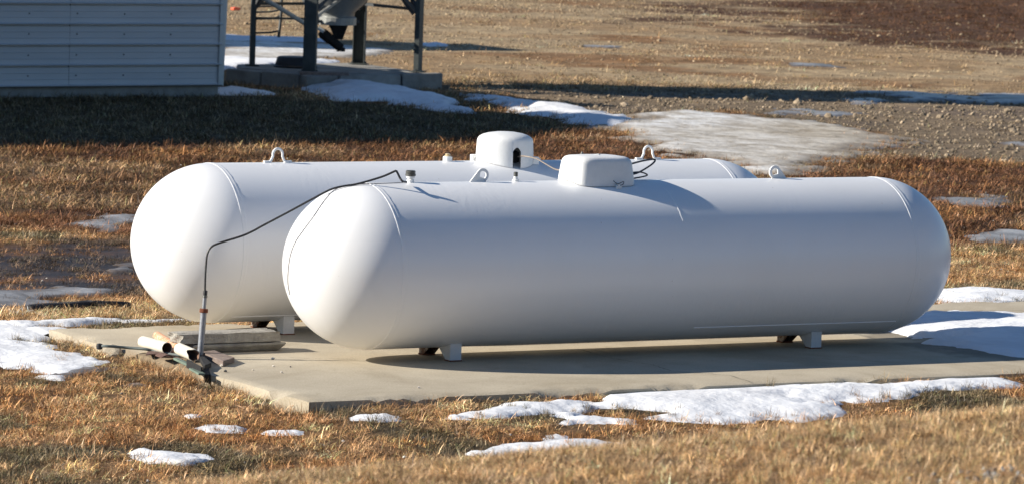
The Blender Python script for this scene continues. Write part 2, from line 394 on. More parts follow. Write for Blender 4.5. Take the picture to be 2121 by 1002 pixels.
# ================================================================== SETTING
# ------------------------------------------------------------------ snow and ice outlines (traced on the ground where they lie)
SNOW = [  # outline, max thickness, edge roughness
 ([(-500,690),(0,670),(60,671),(130,664),(200,661),(260,667),(385,664),(381,668),(250,674),(112,683),(98,692),(70,708),(120,726),(175,748),(190,764),(120,777),(40,762),(0,757),(-500,740)], .05, .10),
 ([(80,779),(130,779),(125,786),(85,786)], .02, .05),
 ([(243,936),(300,933),(370,944),(408,958),(370,965),(310,957)], .03, .05),
 ([(380,940),(440,943),(446,951),(385,947)], .02, .04),
 ([(373,965),(440,964),(432,975),(380,975)], .02, .04),
 ([(235,950),(282,949),(270,958),(240,958)], .02, .04),
 ([(440,884),(495,884),(490,893),(445,892)], .025, .04),
 ([(550,892),(632,892),(625,900),(560,899)], .02, .05),
 ([(384,858),(426,857),(420,866),(388,866)], .02, .04),
 ([(280,818),(300,817),(301,824),(283,825)], .02, .03),
 ([(708,861),(760,858),(828,863),(820,871),(730,869)], .02, .06),
 ([(918,866),(960,855),(1050,845),(1065,838),(1110,840),(1180,830),(1215,812),(1260,806),(1330,802),(1450,795),(1560,795),(1640,797),(1700,800),(1760,795),(1830,800),(1870,797),(1990,783),(2050,785),(2105,795),(2060,803),(1950,806),(1850,818),(1790,822),(1815,832),(1740,830),(1700,833),(1740,850),(1735,862),(1680,872),(1600,866),(1480,870),(1400,868),(1300,852),(1240,850),(1180,850),(1110,852),(1020,862)], .050, .12),
 ([(1165,862),(1180,860),(1260,866),(1295,875),(1180,877)], .03, .05),
 ([(985,941),(1050,924),(1110,918),(1160,908),(1230,916),(1330,928),(1420,924),(1480,930),(1420,945),(1300,950),(1200,948),(1100,948),(1000,946)], .04, .08),
 ([(1680,884),(1760,885),(1850,887),(1830,893),(1760,893),(1690,891)], .02, .06),
 ([(1975,871),(2010,872),(1990,878)], .02, .04),
 ([(1866,676),(1880,652),(1910,643),(1960,642),(2121,645),(2700,640),(2700,740),(2121,729),(2050,716),(1960,706),(1935,700),(1915,690)], .07, .10),
 ([(1925,606),(2000,600),(2121,606),(2600,610),(2600,632),(2121,625),(2050,629),(1950,628),(1915,620)], .05, .22),
 ([(648,170),(700,160),(760,156),(845,168),(856,177),(810,180),(870,196),(935,214),(975,236),(900,230),(800,213),(700,209),(640,192)], .14, .25),
 ([(960,196),(1050,203),(1130,218),(1250,236),(1315,250),(1290,264),(1200,258),(1120,242),(1050,224),(980,208)], .08, .25),
 ([(440,183),(520,187),(570,196),(500,199),(440,196)], .08, .12),
 ([(440,119),(480,121),(560,127),(640,127),(700,128),(640,134),(560,138),(440,146)], .06, .2),
 ([(420,73),(520,76),(640,80),(700,84),(700,88),(600,87),(420,82)], .04, .4),
 ([(880,91),(905,90),(925,97),(890,97)], .02, .2),
]
ICE = [
 ([(1240,264),(1330,238),(1420,231),(1500,236),(1600,248),(1700,256),(1800,270),(1862,289),(1835,305),(1765,318),(1725,330),(1700,345),(1720,357),(1680,362),(1560,366),(1450,332),(1370,320),(1330,302),(1280,284)], .03, .60),
 ([(430,84),(520,88),(640,92),(740,98),(830,106),(790,116),(700,122),(640,125),(560,128),(430,124)], .02, .5),
]
MUDICE = [
 ([(162,470),(200,457),(262,447),(300,455),(300,470),(215,477)], .015, .85),
 ([(-500,602),(0,600),(100,597),(240,600),(262,609),(180,622),(80,637),(0,641),(-500,650)], .012, .35),
 ([(190,552),(260,543),(300,550),(300,562),(215,567)], .012, .25),
 ([(60,770),(180,756),(235,768),(180,780),(90,782)], .012, .2),
 ([(235,792),(280,793),(300,799),(245,799)], .01, .1),
 ([(1195,94),(1280,97),(1285,102),(1200,99)], .015, .3), ([(1615,130),(1720,135),(1740,141),(1640,138)], .015, .3),
 ([(1790,192),(1900,188),(2000,196),(2300,200),(2300,214),(1990,212),(1860,212)], .015, .9),
 ([(1600,224),(1700,228),(1780,236),(1730,244),(1620,238)], .012, .6), ([(1760,205),(1850,200),(1840,214),(1780,218)], .012, .4),
 ([(2030,292),(2110,296),(2300,303),(2300,310),(2090,303)], .012, .3), ([(1790,296),(1850,293),(1860,310),(1800,312)], .012, .4),
 ([(1930,412),(2030,405),(2110,416),(2050,428),(1950,425)], .012, .5), ([(1950,492),(2060,478),(2300,484),(2300,505),(2050,508),(1960,505)], .012, .5),
 ([(2000,392),(2090,390),(2085,398),(2010,399)], .01, .3),
]
SNOW_W = [(world_poly(p, 0.03 if i == 16 else None), h, e) for i, (p, h, e) in enumerate(SNOW)]
ICE_W = [(world_poly(p), h, e) for p, h, e in ICE]
MUD_W = [(world_poly(p), h, e) for p, h, e in MUDICE]
def cover(X, Y, sets, pad=.0):
    """largest noisy signed distance to any patch"""
    best = np.full(X.shape, -9.0)
    for poly, h, e in sets:
        P = np.array(poly); x0, y0 = P.min(0)-1; x1, y1 = P.max(0)+1
        m = (X > x0) & (X < x1) & (Y > y0) & (Y < y1)
        if not m.any(): continue
        small = float(np.ptp(P[:, 0])+np.ptp(P[:, 1])) < 2.6
        s = poly_sdf(X[m], Y[m], poly)+e*2*(fbm(X[m]*2.3, Y[m]*2.3, 41, 5)-.52)+(.24 if small else .20)*(fbm(X[m]*7, Y[m]*7, 43, 4)-.53)+(0 if small or e < .08 else .25*np.maximum(fbm(X[m]*3.1, Y[m]*3.1, 49, 4)-.62, -.03)*-2)
        s = s-.9*np.maximum(fbm(X[m]*1.7, Y[m]*3.2, 47, 5)-.60, 0)*(1.5 if e > .1 else 1)*np.exp(-np.maximum(s, 0)/.5)*2+(.045 if h > .02 else 0)
        best[m] = np.maximum(best[m], s)
    return best

# ------------------------------------------------------------------ ground zones, colours of soil and litter, one also darkened for the building's shadow
C_TAN = np.array([.46, .30, .158]); C_ORANGE = np.array([.38, .19, .078]); C_RED = np.array([.175, .082, .042])
C_MUD = np.array([.105, .075, .055]); C_GREY = np.array([.285, .210, .135]); C_SAND = np.array([.47, .345, .205]); C_GREEN = np.array([.125, .105, .062])
def zpoly(px): return [tuple(un(x, y, G0)[:2]) for x, y in px]
Z_MUD = zpoly([(-600,485),(0,500),(120,492),(270,500),(600,510),(600,600),(300,615),(150,618),(0,640),(-600,655)])
Z_RED = zpoly([(-800,300),(0,300),(900,290),(1240,262),(1330,300),(1450,330),(1700,362),(1740,335),(1900,325),(2121,345),(2900,380),(2900,520),(2121,512),(1900,505),(600,500),(0,486),(-800,470)])
Z_GRAVEL = zpoly([(915,178),(1240,190),(1500,190),(2121,196),(3000,200),(3000,370),(2121,340),(1900,325),(1760,322),(1860,290),(1700,256),(1500,236),(1250,238),(1000,196)])
Z_FARRED = zpoly([(1350,22),(1500,-10),(1700,-60),(2600,-60),(2900,60),(2400,100),(2121,112),(1900,100),(1750,85),(1640,62),(1500,50)])
Z_SHADETINT = zpoly([(-800,190),(0,200),(455,200),(700,212),(1000,232),(1240,262),(900,290),(0,300),(-800,300)])  # grass under the building's cast shadow, that shade painted into its colour
def zone(X, Y):
    D = (X-CAM[0])*FH[0]+(Y-CAM[1])*FH[1]; V = (X-CAM[0])*RH[0]+(Y-CAM[1])*RH[1]
    n1 = fbm(X*.6, Y*.6, 61, 4); n2 = fbm(X*2.1, Y*2.1, 71, 4); n3 = fbm(X*.9+3, Y*3.0, 81, 4)
    # streaks that run with the field tracks
    a = V*.09+D*.02; b = D*.9-V*.05
    st = fbm(a*3, b*.55, 91, 4)
    c = C_ORANGE*.55+C_TAN*.45
    col = np.repeat(c[None], X.size, 0).reshape(X.shape+(3,)).copy()
    def blend(m, cc): col[...] = col*(1-m[..., None])+cc*m[..., None]
    blend(sstep(.45, .65, n2), C_ORANGE*.9); blend(sstep(.50, .72, n1)*.8, C_TAN*1.05); blend(sstep(.50, .62, fbm(X*1.9, Y*1.9, 75, 4))*.85, C_GREEN)
    far = sstep(57, 63, D+2.5*(n1-.5))
    blend(far, C_SAND); blend(far*sstep(.46, .6, st)*.85, C_TAN*.85); blend(far*sstep(.56, .66, fbm(a*4+5, b*.4, 97, 4))*.75, C_ORANGE*.72)
    for Z, cc, w, e in ((Z_RED, C_RED*1.05, .95, .8), (Z_SHADETINT, C_GREEN*.75+C_TAN*.12, .9, .6), (Z_MUD, C_MUD, .95, .7), (Z_GRAVEL, C_GREY, .97, .9), (Z_FARRED, C_RED*.62, .97, 5.0)):
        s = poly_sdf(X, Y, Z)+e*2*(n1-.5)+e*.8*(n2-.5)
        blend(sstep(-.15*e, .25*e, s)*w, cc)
    s = poly_sdf(X, Y, Z_RED)
    blend(sstep(-.2, .6, s)*sstep(.50, .66, n2)*.75, C_ORANGE*.95); blend(sstep(-.2, .6, s)*sstep(.54, .64, n1)*.6, C_TAN*.88); blend(sstep(-.2, .6, s)*sstep(.52, .62, fbm(X*1.2+9, Y*1.2, 78, 4))*.7, C_RED*.55)
    s = poly_sdf(X, Y, Z_GRAVEL)
    blend(sstep(0, .8, s)*sstep(.55, .75, n1)*.6, C_MUD*1.5)
    s = poly_sdf(X, Y, Z_MUD)
    blend(sstep(0, .5, s)*sstep(.52, .66, n3)*.8, C_ORANGE*.8)
    blend((1-sstep(19, 21, D))*.8, C_TAN*1.02)
    wet = sstep(0, .6, poly_sdf(X, Y, Z_MUD))*.8+sstep(0, .6, poly_sdf(X, Y, Z_GRAVEL))*.35*sstep(.5, .6, n1)
    return np.clip(col, .004, .8), np.clip(wet, 0, 1)

def axis(lo, hi, step, far):
    a = np.arange(lo, hi+step/2, step); out = [hi]; s = step
    while out[-1] < far: s *= 1.22; out.append(out[-1]+s)
    o2 = [lo]; s = step
    while o2[-1] > -far: s *= 1.22; o2.append(o2[-1]-s)
    return np.concatenate([np.array(o2[:0:-1]), a, np.array(out[1:])])
def grid_faces(nx, ny):
    i = np.arange(nx*ny).reshape(ny, nx)
    return np.stack([i[:-1, :-1], i[:-1, 1:], i[1:, 1:], i[1:, :-1]], -1).reshape(-1, 4)
def np_mesh(name, V, F, m, smooth=True):
    me = bpy.data.meshes.new(name)
    me.vertices.add(len(V)); me.vertices.foreach_set('co', V.astype(np.float32).ravel())
    me.loops.add(F.size); me.loops.foreach_set('vertex_index', F.astype(np.int32).ravel())
    me.polygons.add(len(F)); me.polygons.foreach_set('loop_start', np.arange(len(F), dtype=np.int32)*F.shape[1])
    me.update(calc_edges=True); me.validate()
    if smooth: me.polygons.foreach_set('use_smooth', np.ones(len(me.polygons), bool))
    me.materials.append(m)
    o = bpy.data.objects.new(name, me); COL.objects.link(o); return o
def add_color(me, name, c):
    a = me.attributes.new(name, 'FLOAT_COLOR', 'POINT'); d = np.ones((len(c), 4), np.float32); d[:, :3] = c; a.data.foreach_set('color', d.ravel())
def add_float(me, name, c):
    a = me.attributes.new(name, 'FLOAT', 'POINT'); a.data.foreach_set('value', np.asarray(c, np.float32))

ax = axis(-10, 34, .17, 600); ay = axis(-16, 62, .17, 600)
GX, GY = np.meshgrid(ax, ay)
GZ = ground(GX, GY)
g = np_mesh('ground', np.stack([GX, GY, GZ], -1).reshape(-1, 3), grid_faces(len(ax), len(ay)), M_GROUND)
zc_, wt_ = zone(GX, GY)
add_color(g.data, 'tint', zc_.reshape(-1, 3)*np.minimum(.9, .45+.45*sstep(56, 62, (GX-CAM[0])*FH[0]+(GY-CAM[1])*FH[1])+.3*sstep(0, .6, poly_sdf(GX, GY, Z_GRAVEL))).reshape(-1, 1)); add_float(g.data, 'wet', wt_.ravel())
tag(g, 'dead grass, mud and gravel ground running back behind the tanks', kind='structure')

# ------------------------------------------------------------------ snow, ice
def patches(name, sets, m, step, label):
    VV = []; FF = []; EE = []; k = 0
    for poly, h, e in sets:
        P = np.array(poly); lo = P.min(0)-.4; hi = P.max(0)+.4
        lo = np.maximum(lo, [-12, -10]); hi = np.minimum(hi, [60, 60])
        d = depth((*P.mean(0), 0)); st = step*(1 if d < 34 else 1.9)
        if (hi-lo).max() > 14: st *= 1.6
        xs = np.arange(lo[0], hi[0], st); ys = np.arange(lo[1], hi[1], st)
        if len(xs) < 3 or len(ys) < 3: continue
        X, Y = np.meshgrid(xs, ys)
        s = cover(X, Y, [(poly, h, e)])
        if poly is not SNOW_W[16][0]:
            dd_ = np.hypot(np.maximum(np.maximum(PX0-X, X-PX1), 0), np.maximum(np.maximum(PY0-Y, Y-PY1), 0)); s = np.minimum(s, np.where(dd_ > 0, dd_+.01, -1))
        H = h*(1-np.exp(-np.maximum(s, 0)*(3.2 if h > .03 else 7)))*(.75+.5*fbm(X*3, Y*3, 33, 4))+.006
        H += np.where(s > .05, .010*(fbm(X*9, Y*9, 35, 3)-.5)*min(1, h/.04), 0)
        Z = surf(X, Y)+np.where(s > 0, H, np.maximum(s, -.10)*.35)+.003
        F = grid_faces(len(xs), len(ys)); keep = (s.ravel()[F] > -.02).any(1) & (np.ptp(surf(X, Y).ravel()[F], 1) < .045); F = F[keep]
        if not len(F): continue
        used = np.unique(F); mp = np.full(X.size, -1); mp[used] = np.arange(len(used))
        VV.append(np.stack([X, Y, Z], -1).reshape(-1, 3)[used]); EE.append(s.ravel()[used]); FF.append(mp[F]+k); k += len(used)
    VV = np.concatenate(VV); o = np_mesh(name, VV, np.concatenate(FF), m)
    dv = (VV[:, 0]-CAM[0])*RH[0]+(VV[:, 1]-CAM[1])*RH[1]
    ee = np.concatenate(EE); add_float(o.data, 'edge', 1-sstep(0, (.5 if name == 'dirty_ice' else .22), ee+.5*(fbm(VV[:, 0]*2, VV[:, 1]*2, 57, 4)-.5)*(1 if name == 'dirty_ice' else .4)))
    add_float(o.data, 'dirt', np.clip(sstep(1.2, 4.6, dv)*.9+1.5*(fbm(VV[:, 0]*.5, VV[:, 1]*.5, 55, 4)-.5), 0, 1) if name == 'dirty_ice' else np.zeros(len(VV)))
    return tag(o, label, kind='stuff')
tag(patches('snow', SNOW_W, M_SNOW, .032, 'melting white snow patches left on the dead grass and pad'), cat='snow')
tag(patches('dirty_ice', ICE_W, M_ICE, .07, 'wide dirty white ice sheet between gravel and red brown grass'), cat='ice')
tag(patches('muddy_ice', MUD_W, M_MUDICE, .06, 'thin grey ice and frozen puddles in mud and gravel'), cat='ice')

# ------------------------------------------------------------------ concrete pad
def build_pad():
    st = .045
    xs = np.unique(np.concatenate([np.arange(PX0, PX1, st), [PX1]])); ys = np.unique(np.concatenate([np.arange(PY0, PY1, st), [PY1]]))
    X, Y = np.meshgrid(xs, ys)
    ed = np.minimum(np.minimum(X-PX0, PX1-X), np.minimum(Y-PY0, PY1-Y))
    chip = np.clip(fbm(X*5, Y*5, 15, 4)-.52, 0, 1)*np.exp(-ed/.05)*.22
    Z = .004*(fbm(X*.8, Y*.8, 12, 3)-.5)-chip-.010*np.exp(-ed/.012)
    # outline waver of the left side and broken notch near its middle
    w = (fbm(Y*4, X*0+2, 18, 4)-.5)*.05
    Xe = X+np.where(X < PX0+.02, w, 0); Ye = Y+np.where(Y < PY0+.02, (fbm(X*3, Y*0, 19, 4)-.5)*.02, 0)
    V = np.stack([Xe, Ye, Z], -1).reshape(-1, 3); F = grid_faces(len(xs), len(ys)).tolist()
    nx, ny = len(xs), len(ys); idx = np.arange(nx*ny).reshape(ny, nx)
    ring = list(idx[0, :])+list(idx[1:, -1])+list(idx[-1, -2::-1])+list(idx[-2:0:-1, 0])
    V = V.tolist(); lv = []
    prev = None; levels = [-.02, -.06, -.11, -.24]; base = ring
    for li, zz in enumerate(levels):
        cur = []
        for r in ring:
            x, y, z = V[r]; cx = 1 if x > 3 else -1
            ox = (random.uniform(-.004, .006) if li else 0)
            nxp = x+(ox if x < PX0+.06 else 0); nyp = y-(ox if y < PY0+.03 else 0)
            V.append([nxp, nyp, zz if li else min(zz, z-.012)]); cur.append(len(V)-1)
        n = len(ring)
        for i in range(n): F.append([base[i], cur[i], cur[(i+1) % n], base[(i+1) % n]][::1])
        base = cur
    o = mesh_obj('concrete_pad', V, F, M_PAD, None, False)
    bm = bmesh.new(); bm.from_mesh(o.data); bmesh.ops.recalc_face_normals(bm, faces=bm.faces)
    for f in bm.faces: f.smooth = True
    for e in bm.edges:
        if len(e.link_faces) == 2 and e.calc_face_angle(0) > .9: e.smooth = False
    bm.to_mesh(o.data); bm.free()
    co = np.empty(len(o.data.vertices)*3, np.float32); o.data.vertices.foreach_get('co', co); co = co.reshape(-1, 3)
    n_ = fbm(co[:, 0]*4, co[:, 1]*4, 201, 5)-.5
    soil = sstep(-.04, .10, poly_sdf(co[:, 0], co[:, 1], [tuple(un(x, y, 0)[:2]) for x, y in ((232, 716), (300, 724), (372, 734), (420, 752), (428, 790), (200, 790))])+.25*n_)
    low = (1-sstep(-.12, -.03, co[:, 2]+.10*n_))*.7
    add_float(o.data, 'soil', np.clip(soil*.8+low, 0, 1))
    dmp = sstep(-.10, .05, cover(co[:, 0], co[:, 1], [SNOW_W[16]])+.22+.3*n_)
    add_float(o.data, 'damp', dmp)
    tag(o, 'long pale concrete pad under both white tanks', 'concrete pad')
    # hairline cracks
    def crack(pts, w):
        P = []
        for i in range(len(pts)-1):
            a = np.array(pts[i]); b = np.array(pts[i+1]); n = max(2, int(np.linalg.norm(b-a)/.04))
            for j in range(n): P.append(a+(b-a)*j/n+rng.normal(0, .004, 2))
        P.append(np.array(pts[-1])); mb = MB(); v = []; f = []
        for i, q in enumerate(P):
            d = P[min(i+1, len(P)-1)]-P[max(i-1, 0)]; d = d/np.linalg.norm(d); nrm = np.array([-d[1], d[0]]); ww = w*random.uniform(.4, 1.3)
            v += [(*(q+nrm*ww), .0045), (*(q-nrm*ww), .0045)]
            if i: f.append((2*i-2, 2*i-1, 2*i+1, 2*i))
        return mesh_obj('crack', v, f, M_TAR, o)
    crack([(-.92, .36), (-.72, .322), (-.35, .19), (-.016, .04)], .0030)
    crack([(1.676, .183), (1.62, -.3), (1.70, -.7), (1.657, -.996), (1.9, -1.3), (1.85, -1.6)], .0028)
    return o
PAD = build_pad()

# ================================================================== BUILDING
def build_building():
    A = np.array([8.8, 26.17]); B = np.array([12.13, 26.64]); ang = math.atan2(B[1]-A[1], B[0]-A[0])
    root = empty('farm_building', (B[0], B[1], 0), ang)        # local x runs along the wall, negative to the left
    tag(root, 'blue grey metal sided farm building on a low concrete foundation, upper left', 'building')
    zf0, zf1 = -.30, .035
    Lw = 9.0; dep = 9.0
    MB().box((-Lw, .03, zf0), (-.035, dep, zf1)).build('foundation', M_FOUND, root, bevel=.01)
    row = .262; n = 9
    # lapped steel siding: each course is one panel, joined end to end at the vertical seam
    prof = [(0.0, .012), (.018, .016), (.03, -.010), (.20*row/.262, -.004), (.085, -.006), (.10, .000), (.115, -.006), (.165, -.006), (.18, .000), (.195, -.006), (.235, -.008), (.262, -.002)]
    prof = [(0, -.042), (.009, -.046), (.024, -.008), (.080, -.004), (.090, -.009), (.100, -.004), (.160, -.004), (.170, -.009), (.180, -.004), (.238, -.002), (.244, .012), (.2615, .014)]
    seams = [-Lw, -5.4, -2.36, -.03]
    for i in range(n):
        z0 = .03+i*row
        for s in range(3):
            x0, x1 = seams[s]+.004, seams[s+1]-.004
            v = []; f = []
            nxs = 5; off = -.003*(s % 2)
            for k in range(nxs):
                x = x0+(x1-x0)*k/(nxs-1); wob = .002*math.sin(k*2.1+i)
                for pz, py in prof: v.append((x, py+off+wob, z0+pz))
            m_ = len(prof)
            for k in range(nxs-1):
                for j in range(m_-1): f.append((k*m_+j, (k+1)*m_+j, (k+1)*m_+j+1, k*m_+j+1))
            mesh_obj('siding_panel', v, f, M_SIDING, root)
    MB().box((-2.363, -.004, .03), (-2.357, .028, 2.3)).build('seam_shade_strip', M_SCREW, root); MB().box((-5.406, -.004, .03), (-5.394, .028, 2.3)).build('seam_shade_strip', M_SCREW, root)  # dark strips stand in for the shadow at the panel overlaps
    sc = MB()
    for i in range(n):
        for x in np.arange(-4.4, -.3, .715):
            z = .03+i*row+.135+random.uniform(-.006, .006)
            sc.lathe([(.011, 0), (.009, .007)], 6, (0, 0, 0))
            kk = len(sc.v)-12
            for q in range(kk, kk+12):
                vx, vy, vz = sc.v[q]; sc.v[q] = (x+vx, -.006-vz, z+vy)
    o = sc.build('screw', M_SCREW, root); o['kind'] = 'stuff'
    # corner trim flaring at its foot
    v = []; f = []
    for i, (z, fl) in enumerate([(.02, .0), (.15, .0), (.5, .01), (1.0, .022), (2.4, .03)]):
        for x, y in ((-.075, -.024), (-.005, -.026), (.012+fl, -.018), (.02+fl, .02), (.012+fl, .12)): v.append((x+fl*.2, y, z))
    for i in range(4):
        for j in range(4): f.append((i*5+j, i*5+j+1, (i+1)*5+j+1, (i+1)*5+j))
    mesh_obj('corner_trim', v, f, M_TRIM, root)
    MB().box((-Lw, -.03, .018), (-.02, -.004, .030)).build('base_trim', M_SCREW, root)
    # other walls and the roof
    MB().box((-Lw, .03, .036), (-.012, dep, 2.18)).build('end_wall', M_SIDING, root)
    MB().add([(-Lw, -.2, 2.40), (.1, -.2, 2.40), (.1, dep+.1, 2.05), (-Lw, dep+.1, 2.05), (-Lw, -.2, 2.45), (.1, -.2, 2.45), (.1, dep+.1, 2.10), (-Lw, dep+.1, 2.10)],
             [(0, 3, 2, 1), (4, 5, 6, 7), (0, 1, 5, 4), (1, 2, 6, 5), (2, 3, 7, 6), (3, 0, 4, 7)]).build('roof', M_ROOF, root)
    # taller gabled wing standing forward on the left (its shade falls over the grass), and an unseen box added at the back
    iv = root.matrix_basis.inverted()
    Mr = Matrix.Translation((B[0], B[1], 0)) @ Matrix.Rotation(ang, 4, 'Z'); iv = Mr.inverted()
    def W(pts): return [tuple(iv @ Vector(q)) for q in pts]
    x0, x1 = -9.0, 4.6; ya, yb, yr = 21.45, 31.2, 26.4; he, hr = 3.45, 5.75
    pr = [(ya, -.3), (yb, -.3), (yb, he), (yr, hr), (ya, he)]
    v = W([(x0, y, z) for y, z in pr]+[(x1, y, z) for y, z in pr])
    mesh_obj('wing_wall', v, [(0, 1, 2, 3, 4), (5, 9, 8, 7, 6), (0, 5, 6, 1), (1, 6, 7, 2), (0, 4, 9, 5)], M_SIDING, root)
    for s in (0, 1):
        y0 = ya-.25 if s == 0 else yb+.25; z0 = he-.11
        v = W([(x0-.2, y0, z0+.01), (x1+.1, y0, z0+.01), (x1+.1, yr, hr+.02), (x0-.2, yr, hr+.02), (x0-.2, y0, z0+.06), (x1+.1, y0, z0+.06), (x1+.1, yr, hr+.07), (x0-.2, yr, hr+.07)])
        mesh_obj('wing_roof', v, [(0, 3, 2, 1), (4, 5, 6, 7), (0, 1, 5, 4), (1, 2, 6, 5), (2, 3, 7, 6), (3, 0, 4, 7)], M_ROOF, root)
    v = W([(x, y, z) for z in (-.3, 3.9) for y in (41.0, 43.1) for x in (9.0, 16.0)])
    mesh_obj('hidden_shadow_box', v, [(0, 2, 3, 1), (4, 5, 7, 6), (0, 1, 5, 4), (2, 6, 7, 3), (0, 4, 6, 2), (1, 3, 7, 5)], M_SIDING, root)  # unseen box in place of a hidden bin, casts the thin rear shadow
build_building()

# ================================================================== HOPPER BIN ON LEGS
def build_bin():
    c = np.array([15.24, 29.38]); zp = .10
    padr = empty('bin_slab', (c[0], c[1], G0))
    tag(padr, 'low grimy concrete slab with curb blocks under the bin legs', 'concrete slab')
    sp_ = [(13.80, 29.55), (14.24, 28.30), (16.18, 28.22), (16.30, 30.75), (14.12, 30.22)]
    sv = [(x-c[0], y-c[1], z) for z in (-.2, .21) for x, y in sp_]
    MB().add(sv, [(4, 3, 2, 1, 0), (5, 6, 7, 8, 9)]+[(k, (k+1) % 5, 5+(k+1) % 5, 5+k) for k in range(5)]).build('slab', M_DIRTYCONC, padr, bevel=.02)
    for (x0, y0), (x1, y1), zt_ in (((13.70, 29.58), (13.92, 28.98), .02), ((13.93, 28.95), (14.16, 28.30), .03)):
        MB().bar((x0-c[0], y0-c[1], zt_), (x1-c[0], y1-c[1], zt_), .17, .34).build('curb_block', M_DIRTYCONC, padr, bevel=.02)
    # curb blocks along the front and left
    for (a, b, t) in (((-1.12, -1.27), (-.62, -1.09), .19), ((-.60, -1.32), (.34, -1.13), .20), ((.36, -1.33), (.98, -1.16), .215)):
        MB().box((a[0], a[1], -.2), (b[0], b[1], t), .012).build('curb_block', M_DIRTYCONC, padr, bevel=.02)
    root = empty('hopper_bin', (c[0], c[1], zp))
    tag(root, 'raised steel hopper bin on four dark legs with an unloading auger', 'grain bin')
    def lp(P): return tuple(np.array(P)-np.array([c[0], c[1], zp]))
    legs = {'L': un(522, 136, zp), 'F': un(641, 150, zp), 'R': un(865, 149, zp), 'B': un(743, 133, zp)}
    LL = {}
    for k, P in legs.items():
        b = np.array(lp(P)); b[2] = 0; LL[k] = b
        r = b[:2]/np.linalg.norm(b[:2]); tg = np.array([-r[1], r[0]])
        mb = MB(); a, d = .175, .07; th = .012
        if k in 'FB': d = .09
        def plate(cx, cy, w, h):      # cx along tangent, cy along radius
            q = b[:2]+tg*cx+r*cy
            vs = []
            for z in (0.012, 1.95):
                for sy in (-1, 1):
                    for sx in (-1, 1):
                        s = q+tg*sx*w/2+r*sy*h/2; vs.append((s[0], s[1], z))
            mb.add(vs, [(0, 2, 3, 1), (4, 5, 7, 6), (0, 1, 5, 4), (2, 6, 7, 3), (0, 4, 6, 2), (1, 3, 7, 5)])
        plate(0, d/2-th/2, a, th); plate(-a/2+th/2, -th/2, th, d-th); plate(a/2-th/2, -th/2, th, d-th)
        leg = mb.build('leg', M_BINLEG, root)
        m2 = MB(); q = b[:2]
        vs = [(*(q+tg*sx*.13+r*sy*.09), z) for z in (0, .012) for sy in (-1, 1) for sx in (-1, 1)]
        m2.add(vs, [(0, 2, 3, 1), (4, 5, 7, 6), (0, 1, 5, 4), (2, 6, 7, 3), (0, 4, 6, 2), (1, 3, 7, 5)]); m2.build('foot_plate', M_BINLEG, leg)
        for sx in (-1, 1): MB().lathe([(.012, .012), (.012, .035)], 6, (*(q+tg*sx*.105), 0)).build('anchor_bolt', M_SCREW, leg)
    def brace(pa, pb, w=.05, h=.05, m=M_BRACE, name='brace'): return MB().bar(pa, pb, w, h).build(name, m, root)
    def pt(px, py, k): return lp(at_depth(px, py, depth(legs[k])))
    ring = .74
    # horizontal ties between neighbouring legs and sway braces above them
    for a, b2 in (('L', 'F'), ('F', 'R'), ('R', 'B'), ('B', 'L')):
        A = LL[a]; Bq = LL[b2]
        hh = .86 if (a, b2) in (('R', 'B'), ('B', 'L')) else 1.25
        brace((A[0], A[1], hh), (Bq[0], Bq[1], hh), .05, .04)
        mid = (A+Bq)/2
        z0, z1 = .78, 1.60
        brace((A[0], A[1], z0), (mid[0], mid[1], z1), .045, .045); brace((Bq[0], Bq[1], z0), (mid[0], mid[1], z1), .045, .045)
    brace(pt(857, 30, 'R'), pt(790, -62, 'R'), .05, .05)
    brace(lp(at_depth(657, 33, depth(legs['F'])+.25)), lp(at_depth(712, -6, depth(legs['F'])+1.0)), .035, .035, M_BINLIT)
    brace(lp(at_depth(531, 38, depth(legs['L']))), lp(at_depth(728, 41, depth(legs['B']))), .03, .03)
    # cone and body
    cone = MB(); R = 1.30
    cone.lathe([(.24, .70), (.255, .78), (R*.98, 1.78), (R, 1.80)], 40).build('hopper_cone', M_BINLIT, root, smooth=True)
    body = MB(); prof = [(R, 1.80)]; z = 1.80
    while z < 8.2: prof += [(R+.012, z+.05), (R, z+.10)]; z += .10
    prof += [(R*.5, 8.8), (.25, 9.1)]
    body.lathe(prof, 40).build('bin_body', M_BINLIT, root, smooth=True)
    col = MB(); col.lathe([(.245, .60), (.275, .60), (.275, .70), (.245, .72)], 24).build('throat_collar', M_BINLIT, root)
    MB().bar((-.34, -.05, .645), (.34, -.02, .645), .05, .04).build('throat_bar', M_BRACE, root)
    # boot under the throat
    Dc = depth((c[0], c[1], .6))
    b0 = lp(at_depth(701, 40, Dc)); b1 = lp(at_depth(702, 82, Dc))
    bt = MB(); ring1 = []; v = []
    for (cx, hw, hd) in ((b0, .165, .16), (b1, .05, .07)):
        for sx, sy in ((-1, -1), (1, -1), (1, 1), (-1, 1)):
            v.append((cx[0]+CR[0]*sx*hw+FH[0]*sy*hd, cx[1]+CR[1]*sx*hw+FH[1]*sy*hd, cx[2]))
    bt.add(v, [(0, 3, 2, 1), (4, 5, 6, 7), (0, 1, 5, 4), (1, 2, 6, 5), (2, 3, 7, 6), (3, 0, 4, 7)]).build('boot', M_TAR, root)
    a0 = lp(at_depth(707, 101, Dc)); a1 = lp(at_depth(664, 66, Dc-.1))
    pth = [np.array(a0)+(np.array(a1)-np.array(a0))*t for t in (0, .05, .06, .5, .52, .9, .92, 1)]
    au = MB().tube(pth, [.05, .075, .065, .065, .075, .075, .065, .06], 12).build('auger_housing', M_TAR, root, smooth=True)
    MB().box((a0[0]-.05, a0[1]-.05, a0[2]-.04), (a0[0]+.03, a0[1]+.05, a0[2]+.02), .008).build('discharge_flap', M_TAR, au)
